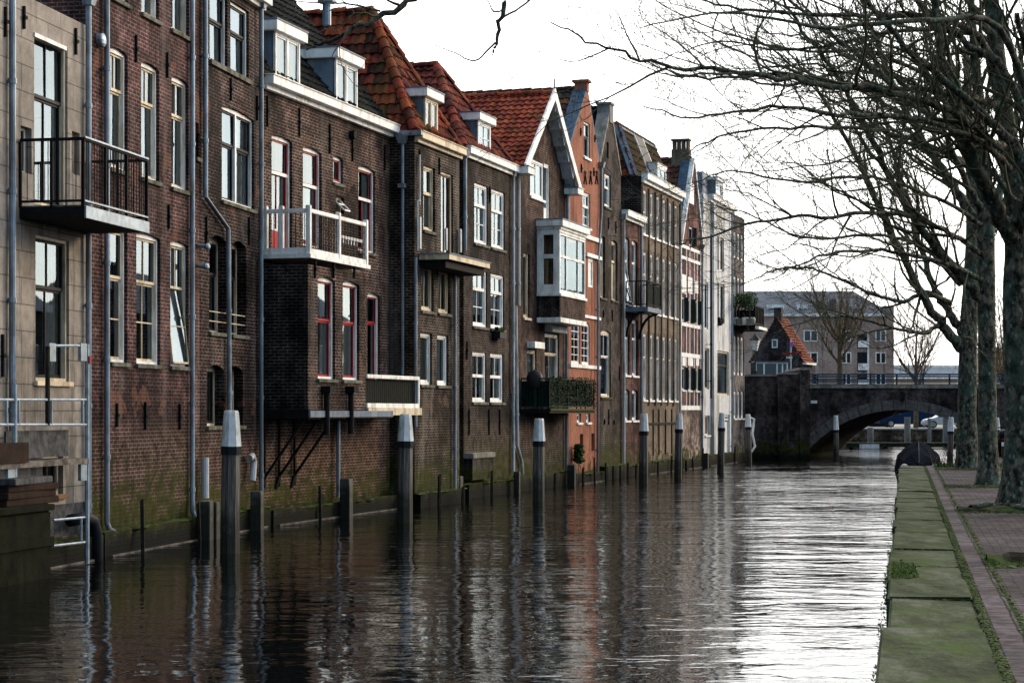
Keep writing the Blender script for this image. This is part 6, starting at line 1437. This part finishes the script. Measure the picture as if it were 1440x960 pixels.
def street_house(x, y, w, d, h, rot, wall, roof, label):
    e = empty('street_house', (x,y,QZ), rot, label, 'house', 'houses across the street')
    mw = MB(); mw.face([(0,0,0),(w,0,0),(w,0,h),(0,0,h)]); mw.face([(0,0,0),(0,0,h),(0,d/2,h+3),(0,d,h),(0,d,0)]); mw.face([(w,0,0),(w,d,0),(w,d,h),(w,d/2,h+3),(w,0,h)]); mw.face([(0,d,0),(0,d,h),(w,d,h),(w,d,0)]); mw.build('wall', M[wall], e)
    r_ = MB(); r_.face([(-.2,-.3,h-.2),(w+.2,-.3,h-.2),(w+.2,d/2,h+3.1),(-.2,d/2,h+3.1)]); r_.face([(-.2,d+.3,h-.2),(-.2,d/2,h+3.1),(w+.2,d/2,h+3.1),(w+.2,d+.3,h-.2)]); r_.build('roof', M[roof], e)
    for z in (1.,3.9):
        for k in range(int(w/2.2)):
            a = .8+2.2*k; m_ = MB(); t=.09; m_.box(a,a+t,-.05,-.003,z,z+1.8); m_.box(a+1.1-t,a+1.1,-.05,-.003,z,z+1.8); m_.box(a+t,a+1.1-t,-.05,-.003,z,z+t); m_.box(a+t,a+1.1-t,-.05,-.003,z+1.8-t,z+1.8)
            f = m_.build('window', M['white'], e); MB().face([(a+t,-.02,z+t),(a+1.1-t,-.02,z+t),(a+1.1-t,-.02,z+1.8-t),(a+t,-.02,z+1.8-t)]).build('pane', M['glassdark'], f)
for k, (wall, roof, h, s) in enumerate((('I','slate',8.2,62),('B','tO',9.,78),('Fh','slate',8.,94),('D','slate',9.4,128),('I','slate',8.4,144),('G','slate',9.8,160),('B','slate',8.6,176),('Fh','slate',9.3,192))):
    p = Q(s+15, 21.5, 0)
    street_house(p.x, p.y, 15., 9., h, qrz+PI, wall, roof, 'brick terrace house across the street, mirrored in the lower window panes')
# ------------------------------------------------------------------ camera, light, sky
cam = bpy.data.cameras.new('camera'); co = bpy.data.objects.new('camera', cam); col.objects.link(co)
co.location = (0,0,EYE); co.rotation_euler = (PI/2,0,0); cam.lens = 36*F/1440; cam.sensor_width = 36; cam.sensor_fit = 'HORIZONTAL'; cam.shift_y = (HY-480)/1440
cam.clip_start = .5; cam.clip_end = 6000; scene.camera = co
SUN_AZ, SUN_EL = math.radians(52), math.radians(16)
sl = bpy.data.lights.new('sun', 'SUN'); sl.energy = 1.5; sl.angle = math.radians(14); sl.color = (1,.76,.50); so_ = bpy.data.objects.new('sun', sl); col.objects.link(so_)
sd_ = Vector((math.sin(SUN_AZ)*math.cos(SUN_EL), math.cos(SUN_AZ)*math.cos(SUN_EL), math.sin(SUN_EL))); so_.rotation_euler = sd_.to_track_quat('Z', 'Y').to_euler(); so_.location = (40,40,40)
wd = bpy.data.worlds.new('World'); scene.world = wd; wd.use_nodes = True; nt = wd.node_tree; bg = nt.nodes['Background']; out = nt.nodes['World Output']
sky = nd(nt, 'ShaderNodeTexSky', sky_type='NISHITA'); sky.sun_disc = False; sky.sun_elevation = SUN_EL; sky.sun_rotation = SUN_AZ; sky.dust_density = 2.; lk(nt, sky.outputs[0], bg.inputs[0]); bg.inputs[1].default_value = .12
bg2 = nd(nt, 'ShaderNodeBackground'); t = nd(nt, 'ShaderNodeTexCoord'); g = t.outputs['Generated']
dt = nd(nt, 'ShaderNodeVectorMath', operation='DOT_PRODUCT'); lk(nt, g, dt.inputs[0]); dt.inputs[1].default_value = (.48,.85,.22)
br_ = maprange(nt, dt.outputs['Value'], -.45, .80, .44, 2.0)
mp = nd(nt, 'ShaderNodeMapping'); mp.inputs['Scale'].default_value = (1,1,2.2); lk(nt, g, mp.inputs[0])
cl_ = noise(nt, mp.outputs[0], 2.4, 6, .6); cm_ = ramp(nt, cl_, [(.25,.80),(.7,1.12)])
tint = mix(nt, maprange(nt, dt.outputs['Value'], -.5, .6), (.42,.70,1.0), (1.0,.985,.965))
lk(nt, tint, bg2.inputs[0]); lk(nt, math_n(nt, 'MULTIPLY', br_, cm_), bg2.inputs[1])
ms = nd(nt, 'ShaderNodeMixShader'); ms.inputs[0].default_value = .82; lk(nt, bg.outputs[0], ms.inputs[1]); lk(nt, bg2.outputs[0], ms.inputs[2]); lk(nt, ms.outputs[0], out.inputs[0])
scene.view_settings.view_transform = 'Standard'; scene.view_settings.look = 'None'; scene.view_settings.exposure = .8; scene.view_settings.gamma = 1
scene.render.engine = 'CYCLES'; cy = scene.cycles; cy.max_bounces = 6; cy.transparent_max_bounces = 12; cy.use_denoising = True; cy.caustics_reflective = False; cy.caustics_refractive = False
